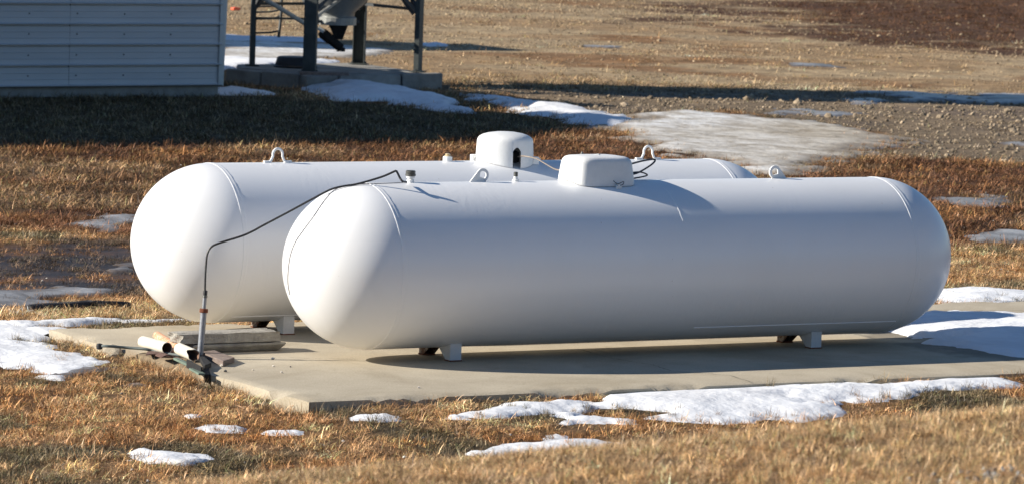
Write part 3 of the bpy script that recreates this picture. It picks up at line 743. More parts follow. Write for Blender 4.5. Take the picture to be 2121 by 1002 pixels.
    MB().bar(lp(at_depth(659, 58, Dc-.25)), lp(at_depth(671, 66, Dc-.25)), .06, .05).build('motor_cover', M_TRIM, root)
    t0 = lp(at_depth(652, 62, Dc-.12)); t1 = lp(at_depth(546, -3, Dc-.9)); d = np.array(t1)-np.array(t0)
    MB().tube([t0, np.array(t0)+d*.5, np.array(t0)+d*1.6], .032, 14).build('auger_tube', M_TRIM, root, smooth=True)
    # ladder hanging beside the rear leg side, curved at its foot
    Dl = depth(legs['L'])+.5
    lad = empty('ladder', (0, 0, 0)); lad.parent = root
    def q(px, py): return lp(at_depth(px, py, Dl))
    MB().tube([q(584, -60), q(583, 20), q(581, 45), q(577, 78)], .022, 8).build('stile', M_BRACE, lad, smooth=True)
    MB().tube([q(529, -60), q(528, 20), q(527, 78)], .022, 8).build('stile', M_BRACE, lad, smooth=True)
    for yy in (12.5, 24, 38, 67):
        MB().tube([q(528, yy+2), q(560, yy+1), q(572, yy-1), q(580, yy-4)], .014, 6).build('rung', M_BRACE, lad, smooth=True)
    # tub and board on the slab
    P = un(612, 139, zp)
    tb = MB(); tb.lathe([(.30, 0), (.31, .015), (.285, .03), (.262, .125), (.245, .145), (.20, .15), (.05, .151)], 28)
    o = tb.build('rubber_tub', M_BLACK, None, smooth=True, loc=(P[0], P[1], zp-.005)); tag(o, 'black upturned rubber tub on the slab between the bin legs', 'tub')
    P = un(648, 152, zp)
    o = MB().box((-.33, -.08, 0), (.33, .08, .045), .006).build('board', M_TIMBER, None, bevel=.004, loc=(P[0]+.05, P[1]-.25, zp-.015)); o.rotation_euler = (0, 0, -.35)
    tag(o, 'dark board lying on the slab at the foot of the nearest bin leg', 'board')
build_bin()

# ================================================================== TANKS
R = .52; ZC = .5907; LC = 3.86; T = ZC+R
def top_z(y): return ZC+math.sqrt(max(R*R-y*y, 0))
def make_tank(name, loc, label, hood):
    root = empty(name, loc); tag(root, label, 'propane tank', 'white propane tanks on the pad')
    prof = []; nh = 26
    for i in range(nh+1):
        a = math.pi/2*i/nh; prof.append((max(R*math.sin(a), .001), -R*math.cos(a)))
    prof += [(R, x) for x in np.linspace(.1, LC-.1, 20)]
    for i in range(nh, -1, -1):
        a = math.pi/2*i/nh; prof.append((max(R*math.sin(a), .001), LC+R*math.cos(a)))
    MB().lathe(prof, 112, (0, 0, ZC), 'x').build('shell', M_PAINT, root, smooth=True)
    def band(x, w, h):
        p = [(R-.002, x-w), (R+h*.8, x-w*.8), (R+h, x-w*.6), (R+h*.15, x-w*.1), (R+h*.15, x+w*.1), (R+h*.9, x+w*.6), (R+h*.6, x+w*.8), (R-.002, x+w)]
        m = MB(); n = 96; v = []; f = []
        for r, z in p:
            for k in range(n):
                t = 2*math.pi*k/n; rr = r+.0006*math.sin(t*37+x*9)
                v.append((z, rr*math.cos(t), ZC+rr*math.sin(t)))
        for i in range(len(p)-1):
            for k in range(n): f.append((i*n+k, i*n+(k+1) % n, (i+1)*n+(k+1) % n, (i+1)*n+k))
        return m.add(v, f).build('weld_seam', M_PAINT, root, smooth=True)
    band(0.0, .020, .0025); band(LC, .020, .0025)
    # middle girth weld, one flush bead
    return root, band
def long_bead(root, x0, x1, ang, r=.006):
    y = -math.cos(ang)*R; z = ZC-math.sin(ang)*R
    return MB().tube([(x0, y, z), ((x0+x1)/2, y, z), (x1, y, z)], r, 8).build('weld_seam', M_PAINT, root, smooth=True)
def feet(root, xs, ysn, rusty_far=True):
    for x in xs:
        for s in (-1, 1):
            w = .040; y0 = s*ysn; th = .008
            m = M_RUSTY if (s > 0 and rusty_far) else M_FOOT
            mb = MB(); yo = y0+s*th
            zt = top = ZC-math.sqrt(R*R-abs(yo)**2)+.016
            mb.box((x-w, min(y0, yo), .008), (x+w, max(y0, yo), zt))
            for sx in (-1, 1):
                xx = x+sx*(w-.004); yi_b = y0-s*.055; yi_t = y0-s*.145
                zin = ZC-math.sqrt(R*R-yi_t**2)+.004; zo = ZC-math.sqrt(R*R-y0**2)+.004
                a = [(xx-.004, y0, .008), (xx-.004, yi_b, .008), (xx-.004, yi_t, zin), (xx-.004, y0, zo)]
                b = [(q[0]+.008, q[1], q[2]) for q in a]
                mb.add(a+b, [(0, 1, 2, 3), (7, 6, 5, 4), (0, 4, 5, 1), (1, 5, 6, 2), (2, 6, 7, 3), (3, 7, 4, 0)])
            o = mb.build('foot', m, root)
            if s > 0 and rusty_far: o['label'] = 'rust stained foot'
            MB().box((x-w-.004, min(y0-s*.06, yo+s*.004), 0.001), (x+w+.004, max(y0-s*.06, yo+s*.004), .008)).build('base_plate', M_RUST, o)
def plate_lug(root, x, flip):
    # ear shaped lifting plate with a round eye, lying along the tank
    ox, oz, ro, ri = (.022*flip, .044, .043, .025)
    outer = []; n = 28
    # outline: foot slopes away on the 'flip' side
    pts = [(-.075*flip, -.004)]
    for k in range(n+1):
        a = math.pi*(.80)-(math.pi*1.15)*k/n
        pts.append(((ox*flip+ro*math.cos(a))*flip, oz+ro*math.sin(a)))
    pts.append((.050*flip, -.004))
    m = bmesh.new(); th = .011
    N = len(pts)
    inner = []
    for k, (px, pz) in enumerate(pts):
        a = math.atan2(pz-oz, px-ox); inner.append((ox+ri*math.cos(a), oz+ri*math.sin(a)))
    v = []; f = []
    for y in (-th/2, th/2):
        for px, pz in pts: v.append((x+px, y, T-.002+pz))
        for px, pz in inner: v.append((x+px, y, T-.002+pz))
    for k in range(N):
        j = (k+1) % N
        f.append((k, j, N+j, N+k)); f.append((2*N+k, 3*N+k, 3*N+j, 2*N+j))
        f.append((k, 2*N+k, 2*N+j, j)); f.append((N+k, N+j, 3*N+j, 3*N+k))
    o = mesh_obj('lifting_lug', v, f, M_WHITE, root)
    bm = bmesh.new(); bm.from_mesh(o.data); bmesh.ops.recalc_face_normals(bm, faces=bm.faces); bm.to_mesh(o.data); bm.free()
    return o
def rod_lug(root, x):
    P = []
    for a in np.linspace(math.pi*1.08, -math.pi*.08, 17): P.append((x+.036*math.cos(a), 0, T+.052+.040*math.sin(a)))
    P = [(x-.060, 0, T+.008), (x-.050, 0, T+.010)]+P+[(x+.050, 0, T+.010), (x+.060, 0, T+.008)]
    o = MB().tube(P, .0085, 10).build('lifting_loop', M_WHITE, root, smooth=True)
    for s in (-1, 1): MB().box((x+s*.075-.026, -.012, T-.004), (x+s*.075+.026, .012, T+.013)).build('loop_foot', M_WHITE, o, bevel=.003)
    return o
def fitting(root, x, name, prof, m, cap=None, mcap=None, y=0):
    o = MB().lathe(prof, 18, (x, y, T-.006)).build(name, m, root, smooth=True)
    if cap: MB().lathe(cap, 14, (x, y, T-.006)).build('cap', mcap, o, smooth=True)
    return o

# ---- near tank
near, bandn = make_tank('propane_tank', (0, 0, 0), 'nearer white propane tank with a rounded box hood on top', 'box')
g1 = MB(); n = 60; v = []; f = []
for i, (r, z) in enumerate(((R-.002, 2.055), (R+.0018, 2.062), (R+.0018, 2.070), (R-.002, 2.078))):
    for k in range(n):
        t = math.radians(18)+math.radians(38)*k/(n-1)      # welded bead visible over the upper front
        v.append((z+.0012*math.sin(k*.7), -math.sin(t)*r, ZC+math.cos(t)*r))
for i in range(3):
    for k in range(n-1): f.append((i*n+k, i*n+k+1, (i+1)*n+k+1, (i+1)*n+k))
g1.add(v, f).build('weld_seam', M_PAINT, near, smooth=True)
long_bead(near, 2.25, LC-.02, math.radians(52), .0045)
feet(near, (.555, 3.29), .195)
plate_lug(near, .80, 1); plate_lug(near, 3.065, -1)
fitting(near, .302, 'relief_valve', [(.024, 0), (.024, .022), (.018, .026), (.018, .034), (.027, .036), (.027, .058)], M_WHITE,
        [(.029, .046), (.033, .050), (.033, .060), (.029, .063), (.031, .066), (.031, .078), (.026, .082)], M_DARKMET)
fitting(near, 1.066, 'filler_stub', [(.022, 0), (.022, .018), (.013, .022), (.013, .040)], M_WHITE, [(.014, .038), (.014, .062), (.010, .066)], M_DARKMET)

def loft(rings, n=56, expo=4.0, cx=0, cy=0, drape=None):
    v = []; f = []
    for i, (a, b, z, ex) in enumerate(rings):
        for k in range(n):
            t = 2*math.pi*k/n; c, s = math.cos(t), math.sin(t)
            x = a*math.copysign(abs(c)**(2/ex), c); y = b*math.copysign(abs(s)**(2/ex), s)
            zz = z
            if z is None: zz = drape(y)
            v.append((cx+x, cy+y, zz))
    for i in range(len(rings)-1):
        for k in range(n): f.append((i*n+k, i*n+(k+1) % n, (i+1)*n+(k+1) % n, (i+1)*n+k))
    f.append(tuple((len(rings)-1)*n+k for k in range(n)))
    return v, f
HX = 1.665
v, f = loft([(.218, .172, None, 5.5), (.214, .168, T+.03, 5.5), (.203, .155, T+.118, 5.5), (.198, .150, T+.136, 5.2), (.188, .140, T+.150, 4.8), (.170, .122, T+.158, 4.4), (.12, .085, T+.163, 4), (.05, .03, T+.165, 3)], 72,
            cx=HX, drape=lambda y: top_z(y)+.004)
hood = MB().add(v, f).build('hood', M_WHITE, near, smooth=True)
MB().tube([(HX-.02, 0, T+.166), (HX, -.02, T+.170), (HX+.02, 0, T+.166)], .003, 6).build('hood_emblem', M_WHITE, hood, smooth=True)
la = MB(); zz = top_z(-.18)
lt = MB().tube([(HX+.055, -.172, zz+.028), (HX+.055, -.195, zz+.018), (HX+.055, -.20, zz-.006), (HX+.055, -.188, zz-.012)], .006, 8).build('hasp', M_WHITE, near, smooth=True)
MB().box((HX+.035, -.20, zz-.008), (HX+.075, -.185, zz+.014)).build('hasp_plate', M_WHITE, near, bevel=.002)
MB().tube(smooth_path([(HX+.02, -.178, zz+.045), (HX+.04, -.20, zz+.026), (HX+.062, -.205, zz+.034), (HX+.085, -.20, zz+.040), (HX+.088, -.19, zz+.022), (HX+.06, -.19, zz+.012)]), .0022, 6).build('tie_wire', M_BLACK, near, smooth=True)
# black hose loops leaving the back of the hood
def lp3(pts): return smooth_path(pts, 8)
h0 = on_y(1303, 341, .05); h1 = on_y(1335, 333, .16); h2 = on_y(1356, 331, .22); h3 = on_y(1350, 341, .17); h4 = on_y(1322, 358, .08); h5 = on_y(1300, 363, .03)
MB().tube(lp3([h0, h1, h2, h3, h4, h5]), .0062, 8).build('hose', M_BLACK, near, smooth=True)
MB().tube(lp3([on_y(1300, 359, .06), on_y(1325, 357, .09), on_y(1340, 362, .10), on_y(1334, 366, .07), on_y(1300, 372, .02)]), .0050, 8).build('hose', M_BLACK, near, smooth=True)

# ---- far tank
FXX, FY = -.3064, 1.5782
farT, bandf = make_tank('propane_tank', (FXX, FY, 0), 'farther white propane tank with a round domed hood, behind the other', 'dome')
long_bead(farT, .05, LC-.05, math.radians(62), .005)
feet(farT, (.475, 3.29), .225)
rod_lug(farT, .17-FXX); rod_lug(farT, 3.041-FXX)
fitting(farT, 1.452-FXX, 'relief_valve', [(.032, 0), (.032, .034), (.027, .038)], M_WHITE, [(.020, .036), (.024, .040), (.014, .048), (.020, .052), (.012, .058)], mat('pale_brass', (.75, .60, .38), .4, .3))
fitting(farT, 2.507-FXX, 'gauge_fitting', [(.024, 0), (.024, .020), (.018, .024), (.018, .030)], M_WHITE, [(.022, .028), (.022, .040), (.012, .044), (.005, .062)], M_DARKMET)
cx = 1.895-FXX; r0 = .198
# domed round hood with an arched opening: side wall built with a gap
n = 72; v = []; f = []
dirx, diry = CAM[0]-(cx+FXX), CAM[1]-FY; base_a = math.atan2(diry, dirx)
oa = base_a+math.asin(28/61*.93)*1.0                    # opening is turned towards the right of the view
hw = .030/r0
def wall_pt(a, z, r): return (cx+r*math.cos(a), r*math.sin(a), z)
ang = [oa+hw+(2*math.pi-2*hw)*k/n for k in range(n+1)]
zs = [None, T+.04, T+.09, T+.135]
rows = []
for zi, z in enumerate(zs):
    row = []
    for a in ang:
        rr = r0*(1-.012*zi); zz = (top_z(rr*math.sin(a))+.003) if z is None else z
        v.append(wall_pt(a, zz, rr)); row.append(len(v)-1)
    rows.append(row)
for i in range(3):
    for k in range(n): f.append((rows[i][k], rows[i][k+1], rows[i+1][k+1], rows[i+1][k]))
# arch: fan between the two jambs above the opening
na = 10; zarch = T+.075; za = T+.135; arch = []; topr = []
for k in range(na+1):
    t = k/na; a = oa+hw-2*hw*t; zz = zarch+.028*math.sin(math.pi*t)
    v.append(wall_pt(a, zz, r0*.98)); arch.append(len(v)-1)
    v.append(wall_pt(a, za, r0*.964)); topr.append(len(v)-1)
for k in range(na): f.append((arch[k], arch[k+1], topr[k+1], topr[k]))
for jr, kk in ((rows, 0), (rows, n)):
    e = 0 if kk == 0 else na
    f.append((jr[2][kk], jr[3][kk], topr[e], arch[e]))
# fill jamb strip under the arch springing
lo = [rows[i][0] for i in range(3)]; hi = [rows[i][n] for i in range(3)]
full = [rows[3][k] for k in range(n+1)]+topr[na-1:0:-1][::1]
full = [rows[3][k] for k in range(n+1)]+[topr[k] for k in range(na-1, 0, -1)]
prev = full
for (rr, zz) in ((.186, T+.150), (.176, T+.163), (.155, T+.176), (.12, T+.187), (.07, T+.195), (.02, T+.198)):
    cur = []
    for q in prev:
        x, y, z = v[q]; d = math.hypot(x-cx, y); v.append((cx+(x-cx)/d*rr, y/d*rr, zz)); cur.append(len(v)-1)
    m_ = len(cur)
    for k in range(m_): f.append((prev[k], prev[(k+1) % m_], cur[(k+1) % m_], cur[k]))
    prev = cur
f.append(tuple(prev))
hood2 = MB().add(v, f).build('hood', M_WHITE, farT, smooth=True)
MB().lathe([(.10, -.01), (.10, .06), (.07, .07), (.07, .10)], 16, (cx, 0, T)).build('valve_cluster', M_HOLE, hood2)
# hinge and latch tabs at the hood foot
for sgn in (-1, 1):
    a = base_a+sgn*math.radians(88); q = wall_pt(a, 0, r0+.008)
    MB().box((q[0]-.022, q[1]-.02, top_z(q[1])-.01), (q[0]+.022, q[1]+.02, top_z(q[1])+.045)).build('hinge', M_WHITE, hood2, bevel=.003)
    MB().tube([(q[0]-.03, q[1]-.022, top_z(q[1])+.03), (q[0]+.03, q[1]-.022, top_z(q[1])+.03)], .006, 8).build('hinge_pin', M_WHITE, hood2, smooth=True)

# connecting tube from the round hood to the box hood
pa = at_depth(1073, 325, depth((1.9, FY-r0, T))+.03); pb = on_y(1085, 324, FY-.25); pc = on_y(1110, 329, 1.15); pd = on_y(1130, 340, .7); pe = on_y(1150, 351, .25); pf = np.array([HX-.20, .06, T+.06])
o = MB().tube(smooth_path([pa, pb, pc, pd, pe, pf]), .0048, 8).build('connecting_tube', M_COPPER, None, smooth=True)
tag(o, 'thin tan tube running from the round hood to the box hood', 'tube')

# ================================================================== STANDPIPE, HOSES
BASE = un(414, 742, 0.0); Dp = depth(BASE)
TOPP = at_depth(425, 607, Dp)
sp = empty('standpipe', tuple(BASE)); tag(sp, 'leaning grey steel standpipe with a rusty collar beside the concrete blocks', 'pipe')
def rel(P): return tuple(np.array(P)-BASE)
J = at_depth(422, 643, Dp)
MB().tube([(0, 0, 0), rel(J)], .0195, 16).build('lower_pipe', M_GALV, sp, smooth=True)
dj = (TOPP-J)/np.linalg.norm(TOPP-J)
MB().tube([rel(J-dj*.012), rel(J-dj*.010), rel(J+dj*.012), rel(J+dj*.014)], [.021, .0265, .0265, .021], 16).build('collar', M_RUST, sp, smooth=True)
MB().tube([rel(J), rel(J+dj*.085)], .0125, 14).build('upper_pipe', M_GALV, sp, smooth=True)
MB().tube([rel(J+dj*.080), rel(J+dj*.082), rel(J+dj*.096), rel(J+dj*.100)], [.013, .0165, .0165, .012], 8).build('nut', M_DARKMET, sp)
MB().tube([rel(TOPP-dj*.012), rel(TOPP-dj*.01), rel(TOPP+dj*.016), rel(TOPP+dj*.02)], [.010, .0145, .0145, .008], 8).build('nut', M_BLACK, sp)
tv = np.array([.302-.03, 0, T+.018])
# height first, then over the gap to the near tank cap, up its crown, with a kink before the valve
D1 = Dp; D2 = depth((.0, -.1, T))
def mixD(t): return D1+(D2-D1)*t
hp = [at_depth(424.5, 612, D1), at_depth(425, 580, D1), at_depth(427, 545, D1), at_depth(430, 524, D1), at_depth(438, 511, D1), at_depth(455, 503, mixD(.05)), at_depth(500, 489, mixD(.15)),
      at_depth(525, 478, mixD(.2)), at_depth(545, 467, mixD(.25)), at_depth(600, 438, mixD(.4)), at_depth(650, 411, mixD(.55)), at_depth(685, 393, mixD(.7)), at_depth(712, 386, mixD(.78)), at_depth(742, 381, mixD(.86)),
      at_depth(790, 367, mixD(.95)), at_depth(817, 355.5, mixD(1)), at_depth(820.5, 354.5, mixD(1)), at_depth(823, 358, mixD(1)), at_depth(829, 370, mixD(1)), at_depth(834, 376, mixD(1)), at_depth(842, 377.5, D2+.1)]
hs = MB().tube(smooth_path(hp, 6), .0068, 8).build('gas_hose', M_BLACK, None, smooth=True); tag(hs, 'black gas hose rising from the standpipe to the valve on the nearer tank', 'hose')
# thin wire lying over the left cap of the near tank
wp = []
for px, py in [(842, 378), (800, 380), (745, 381.5), (715, 385), (690, 396), (672, 415), (650, 447), (630, 474), (612, 500), (602, 525), (597, 555), (596, 585), (600, 610)]:
    d = CF+CR*(px-PW/2)/FPX-CU*(py-PH/2)/FPX
    # where the sight line meets the tank skin (cap sphere or cylinder)
    c0 = np.array([0, 0, ZC]); oc = CAM-c0
    b_ = d@oc; cc = oc@oc-(R+.004)**2; disc = b_*b_-(d@d)*cc
    t1 = (-b_-math.sqrt(disc))/(d@d) if disc > 0 else -b_/(d@d)
    P = CAM+d*t1
    if P[0] > 0:
        d2 = np.array([0, d[1], d[2]]); o2 = np.array([0, CAM[1], CAM[2]-ZC]); b_ = d2@o2; cc = o2@o2-(R+.004)**2; disc = b_*b_-(d2@d2)*cc
        t1 = (-b_-math.sqrt(disc))/(d2@d2) if disc > 0 else -b_/(d2@d2); P = CAM+d*t1
    wp.append(P)
o = MB().tube(smooth_path(wp, 6), .0026, 6).build('wire', M_WIRE, None, smooth=True); tag(o, 'thin grey wire draped over the left end of the nearer tank', 'wire')

# ================================================================== CONCRETE BLOCKS AND DEBRIS
def rough_block(name, x0, x1, y0, y1, z0, z1, label, seed, taper=0, group=None):
    m = bmesh.new(); nx, ny, nz = 22, 6, 3; rr = random.Random(seed)
    bmesh.ops.create_cube(m, size=1)
    bmesh.ops.subdivide_edges(m, edges=m.edges[:], cuts=7, use_grid_fill=True)
    for vv in m.verts:
        x, y, z = vv.co
        e = (abs(x) > .49)+(abs(y) > .49)+(abs(z) > .49)
        px = x0+(x+.5)*(x1-x0); py = y0+(y+.5)*(y1-y0); pz = z0+(z+.5)*(z1-z0)
        if taper and y < 0 and z < .2: py += taper*(.2-z)*1.2
        if taper and x > .3 and z < .2: px -= taper*(.2-z)*1.0
        j = .004 if e >= 2 and z > 0 else .0018
        if x < -.49: px += .010*math.sin(y*9+z*5+seed)+rr.uniform(-.003, .003)
        if e >= 2 and z > .4: px -= math.copysign(.004, x) if abs(x) > .49 else 0; pz -= rr.uniform(0, .008)
        vv.co = (px+rr.uniform(-j, j), py+rr.uniform(-j, j), pz+rr.uniform(-j, j)*.6)
    me = bpy.data.meshes.new(name); m.to_mesh(me); m.free(); me.materials.append(M_BLOCK)
    o = bpy.data.objects.new(name, me); COL.objects.link(o)
    tag(o, label, 'concrete block', group); return o
fr = un(584, 727, 0); bx1, by0 = fr[0], fr[1]
rough_block('concrete_block', bx1-.62, bx1+.03, by0+.01, by0+.20, .002, .058, 'lower concrete block of the stack behind the standpipe', 3, .05, 'stacked concrete blocks')
o = rough_block('concrete_block', bx1-.70, bx1-.005, by0+.02, by0+.20, .064, .128, 'upper concrete block of the stack, broken at its left end', 5, 0, 'stacked concrete blocks')
# small spacer bits between the blocks
o = MB().box((bx1-.5, by0+.05, .056), (bx1-.2, by0+.15, .066)).build('mortar_crumb', M_BLOCK); tag(o, 'grey mortar layer squeezed between the two stacked blocks', 'mortar')

def pvc(name, A, B, r, label, notch):
    A = Vector(A); B = Vector(B); d = (B-A).normalized(); n = 36
    a = d.orthogonal().normalized(); b = d.cross(a); v = []; f = []
    up = Vector((0, 0, 1)); a = (up-d*up.dot(d)).normalized(); b = d.cross(a)
    def ringp(P, rr, ragged=0):
        out = []
        for k in range(n):
            t = 2*math.pi*k/n; q = P+(a*math.cos(t)+b*math.sin(t))*rr
            if ragged: q = q+d*(-.05*max(0, math.cos(t-ragged))**6+.004*math.sin(5*t))
            out.append(tuple(q))
        return out
    v += ringp(A, r)+ringp(A+(B-A)*.5, r)+ringp(B, r, notch)+ringp(B, r*.9, notch)+ringp(A+(B-A)*.5, r*.9)+ringp(A, r*.9)
    for i in range(5):
        for k in range(n): f.append((i*n+k, i*n+(k+1) % n, (i+1)*n+(k+1) % n, (i+1)*n+k))
    for k in range(n): f.append((5*n+k, 5*n+(k+1) % n, (k+1) % n, k))
    o = mesh_obj(name, v, f, [M_PVC, M_PVCIN], None, True)
    for i, pl in enumerate(o.data.polygons):
        if 3*n <= i < 5*n: pl.material_index = 1
    bm = bmesh.new(); bm.from_mesh(o.data); bmesh.ops.recalc_face_normals(bm, faces=bm.faces)
    for e in bm.edges:
        if len(e.link_faces) == 2 and e.calc_face_angle(0) > .7: e.smooth = False
    bm.to_mesh(o.data); bm.free()
    tag(o, label, 'pipe', 'short lengths of white pipe on the pad corner'); return o
A = un(296, 707, .055); B = un(346, 720, .052)
pvc('plastic_pipe', A, A+(B-A)*1.0, .037, 'longer cream white plastic pipe, the left one, by the pad edge', 0)
A = un(372, 722, .050); B = un(402, 735, .042)
pvc('plastic_pipe', A, B, .038, 'shorter white plastic pipe with a broken rim, right one, in front of the standpipe', .9)
# broken clay half pipe between them
A = Vector(un(326, 690, .04)); B = Vector(un(370, 718, .045)); d = (B-A).normalized(); up = Vector((0, 0, 1)); s = d.cross(up).normalized()
v = []; f = []; n = 14
for P, rr in ((A, .030), (A+(B-A)*.5, .033), (B, .036)):
    for th in (0, .009):
        for k in range(n):
            t = math.pi*(-.05+1.0*k/(n-1)); v.append(tuple(P+(s*math.cos(t)+up*(math.sin(t)-.55))*(rr-th)))
for i in range(2):
    o0 = i*2*n
    for k in range(n-1):
        f.append((o0+k, o0+k+1, o0+2*n+k+1, o0+2*n+k)); f.append((o0+n+k, o0+3*n+k, o0+3*n+k+1, o0+n+k+1))
    for k in (0, n-1): f.append((o0+k, o0+2*n+k, o0+3*n+k, o0+n+k))
for o0 in (0, 4*n):
    for k in range(n-1): f.append((o0+k, o0+k+1, o0+n+k+1, o0+n+k))
o = MB().add(v, f).build('clay_tile', M_CLAY, None); tag(o, 'broken orange clay half tile lying between the two white pipes', 'clay tile')
# second clay shard under the left pipe
P = un(360, 727, .015)
o = MB().box((-.05, -.04, 0), (.05, .04, .016), .008).build('clay_shard', M_CLAY, None, loc=(P[0], P[1], .002)); o.rotation_euler = (.05, .1, .6); tag(o, 'small orange clay shard in the mouth of the left pipe', 'clay shard')
def curved_plate(px, py, L, W_, rz, m, label, name, rise=.02, th=.006):
    P = un(px, py, .01); v = []; f = []; n = 10
    for s_ in (0, 1):
        for i in range(n+1):
            x = -L/2+L*i/n; z = rise*math.sin(2.6*i/n*2)*.5+rise*.5
            for y in (-W_/2, W_/2): v.append((x, y, z+th*s_))
    k = 2*(n+1)
    for i in range(n):
        f.append((2*i, 2*i+2, 2*i+3, 2*i+1)); f.append((k+2*i, k+2*i+1, k+2*i+3, k+2*i+2)); f.append((2*i, k+2*i, k+2*i+2, 2*i+2)); f.append((2*i+1, 2*i+3, k+2*i+3, k+2*i+1))
    f += [(0, 1, k+1, k), (2*n, k+2*n, k+2*n+1, 2*n+1)]
    o = MB().add(v, f).build(name, m, None, loc=(P[0], P[1], .004)); o.rotation_euler = (0, 0, rz); tag(o, label, 'shingle', 'brown shingles at the pad edge'); return o
curved_plate(332, 733, .17, .16, -.5, M_SHINGLE, 'flat brown shingle scrap lying under the left white pipe', 'shingle', .012)
curved_plate(350, 741, .14, .12, -.1, M_SHINGLE, 'curled brown shingle scrap lying beside the green strip', 'shingle', .03)
# timber block: top face corners traced on its own height
zt = .036
c4 = [un(416, 727, zt), un(444, 724, zt), un(486, 739, zt), un(462, 747, zt)]
v = [(*q[:2], .003) for q in c4]+[(*q[:2], zt) for q in c4]
o = MB().add(v, [(0, 3, 2, 1), (4, 5, 6, 7), (0, 1, 5, 4), (1, 2, 6, 5), (2, 3, 7, 6), (3, 0, 4, 7)]).build('timber_offcut', M_TIMBER, None, bevel=.003)
tag(o, 'weathered timber offcut lying flat between standpipe and pebbles', 'timber')
c4 = [un(412, 730, .05), un(420, 728, .05), un(438, 746, .045), un(424, 752, .045)]
v = [(*q[:2], .003) for q in c4]+[(*q[:2], .034) for q in c4]
o = MB().add(v, [(0, 3, 2, 1), (4, 5, 6, 7), (0, 1, 5, 4), (1, 2, 6, 5), (2, 3, 7, 6), (3, 0, 4, 7)]).build('tarred_block', M_TAR, None, bevel=.003)
tag(o, 'black tarred block between the broken white pipe and the timber', 'block')
# green strips, one broken off
def strip(pa, pb, w, th, m, name, label, cat, z0=.02, z1=.006):
    A = un(*pa, z0); B = un(*pb, z1)
    o = MB().bar(A, B, w, th).build(name, m, None, bevel=.002); tag(o, label, cat); return o
strip((364, 742), (400, 759), .032, .014, M_GREEN, 'green_strip', 'faded green painted strip under the broken white pipe', 'strip', .022, .016)
strip((398, 763), (418, 774), .04, .012, M_GREEN, 'green_strip', 'short green painted piece tipping over the pad edge', 'strip', .012, .012)
strip((426, 766), (430, 783), .035, .05, M_TAR, 'tarred_offcut', 'black offcut hanging down the pad edge beside the green piece', 'offcut', -.01, -.03)
strip((388, 752), (418, 768), .012, .05, M_TAR, 'dark_slat', 'thin dark slat standing on edge along the green strip', 'slat', .03, .02)
# grey hose with a black knob
hp = [un(206, 716, .035), un(225, 716, .04), un(262, 719, .03), (un(300, 722, .03)), un(318, 726, .02), un(345, 731, .018), un(372, 735, .016)]
ho = empty('garden_hose', tuple(hp[0])); tag(ho, 'old grey green hose length with a black end knob lying over the pad edge', 'hose')
hp0 = [np.array(q)-hp[0] for q in hp]
MB().tube(smooth_path(hp0, 6), .009, 10).build('tube', M_HOSE2, ho, smooth=True)
MB().lathe([(.004, -.022), (.018, -.018), (.021, 0), (.018, .014), (.004, .018)], 14, (0, 0, 0)).build('knob', M_BLACK, ho, smooth=True)
# chunk of broken concrete at the left edge
def rock(name, loc, s, m, seed, label=None, cat=None, group=None, flat=.6):
    b = bmesh.new(); bmesh.ops.create_icosphere(b, subdivisions=2, radius=1); rr = random.Random(seed)
    k = [Vector((rr.uniform(-1, 1), rr.uniform(-1, 1), rr.uniform(-1, 1))).normalized() for _ in range(7)]
    for vv in b.verts:
        c = vv.co.copy()
        for q in k:
            dd = c.dot(q)
            if dd > .62: c -= q*(dd-.62)
        vv.co = Vector((c.x*s[0], c.y*s[1], c.z*s[2]))*rr.uniform(.95, 1.05)
    me = bpy.data.meshes.new(name); b.to_mesh(me); b.free(); me.materials.append(m)
    o = bpy.data.objects.new(name, me); COL.objects.link(o); o.location = loc; o.rotation_euler = (0, 0, rr.uniform(0, 6))
    if label: tag(o, label, cat, group)
    return o
P = un(228, 735, -.05)
rock('concrete_chunk', (P[0]+.01, P[1], -.035), (.075, .07, .055), M_PAD, 4, 'rounded concrete chunk at the left pad edge under the grey hose', 'rubble')
for i, (px, py, s, m_, lb) in enumerate([(460, 757, .013, M_STONEW, 'pinkish white pebble just in front of the timber offcut'), (467, 768, .011, M_STONED, 'dark pebble in front of the pinkish white one'),
        (566, 742, .011, M_STONEW, 'pale pebble beside the crack in front of the blocks'), (566, 757, .008, M_STONEW, 'small pale pebble below the one by the crack'), (583, 770, .008, M_STONEW, 'tiny pale pebble farthest toward the pad corner'),
        (524, 765, .006, M_STONEW, 'tiny pale pebble midway between the dark pebble and the pale ones'), (602, 758, .006, M_STONED, 'tiny dark pebble right of the small pale one'), (867, 801, .008, M_STONEW, 'lone pale pebble on the sunlit pad before the nearer tank')]):
    P = un(px, py, .004); rock('pebble', (P[0], P[1], s*.55), (s*1.2, s, s*.8), m_, 20+i, lb, 'pebble', 'pebbles on the pad')
# corrugated drain hose half buried in grass behind the pad
pts = [un(x, y, G0+.035) for x, y in ((60, 640), (110, 636), (150, 634), (185, 631), (215, 632), (240, 633), (268, 635))]
dp = smooth_path(pts, 20)
o = MB().tube(dp, .030, 12, ripple=.22).build('drain_hose', M_BLACK, None, smooth=False); tag(o, 'black corrugated drain hose half hidden in grass left of the tanks', 'hose')
P = un(488, 22, G0)
o = empty('orange_marker', (P[0], P[1], G0)); tag(o, 'small bright orange marker lying on far gravel between building and bin', 'marker'); o.rotation_euler = (0, 0, .2)
MB().box((-.085, -.05, .0), (.085, .05, .055), .006).build('marker_body', M_ORANGE, o, bevel=.015); MB().box((-.03, -.02, .056), (.03, .02, .066)).build('marker_lid', M_ORANGE, o, bevel=.004)

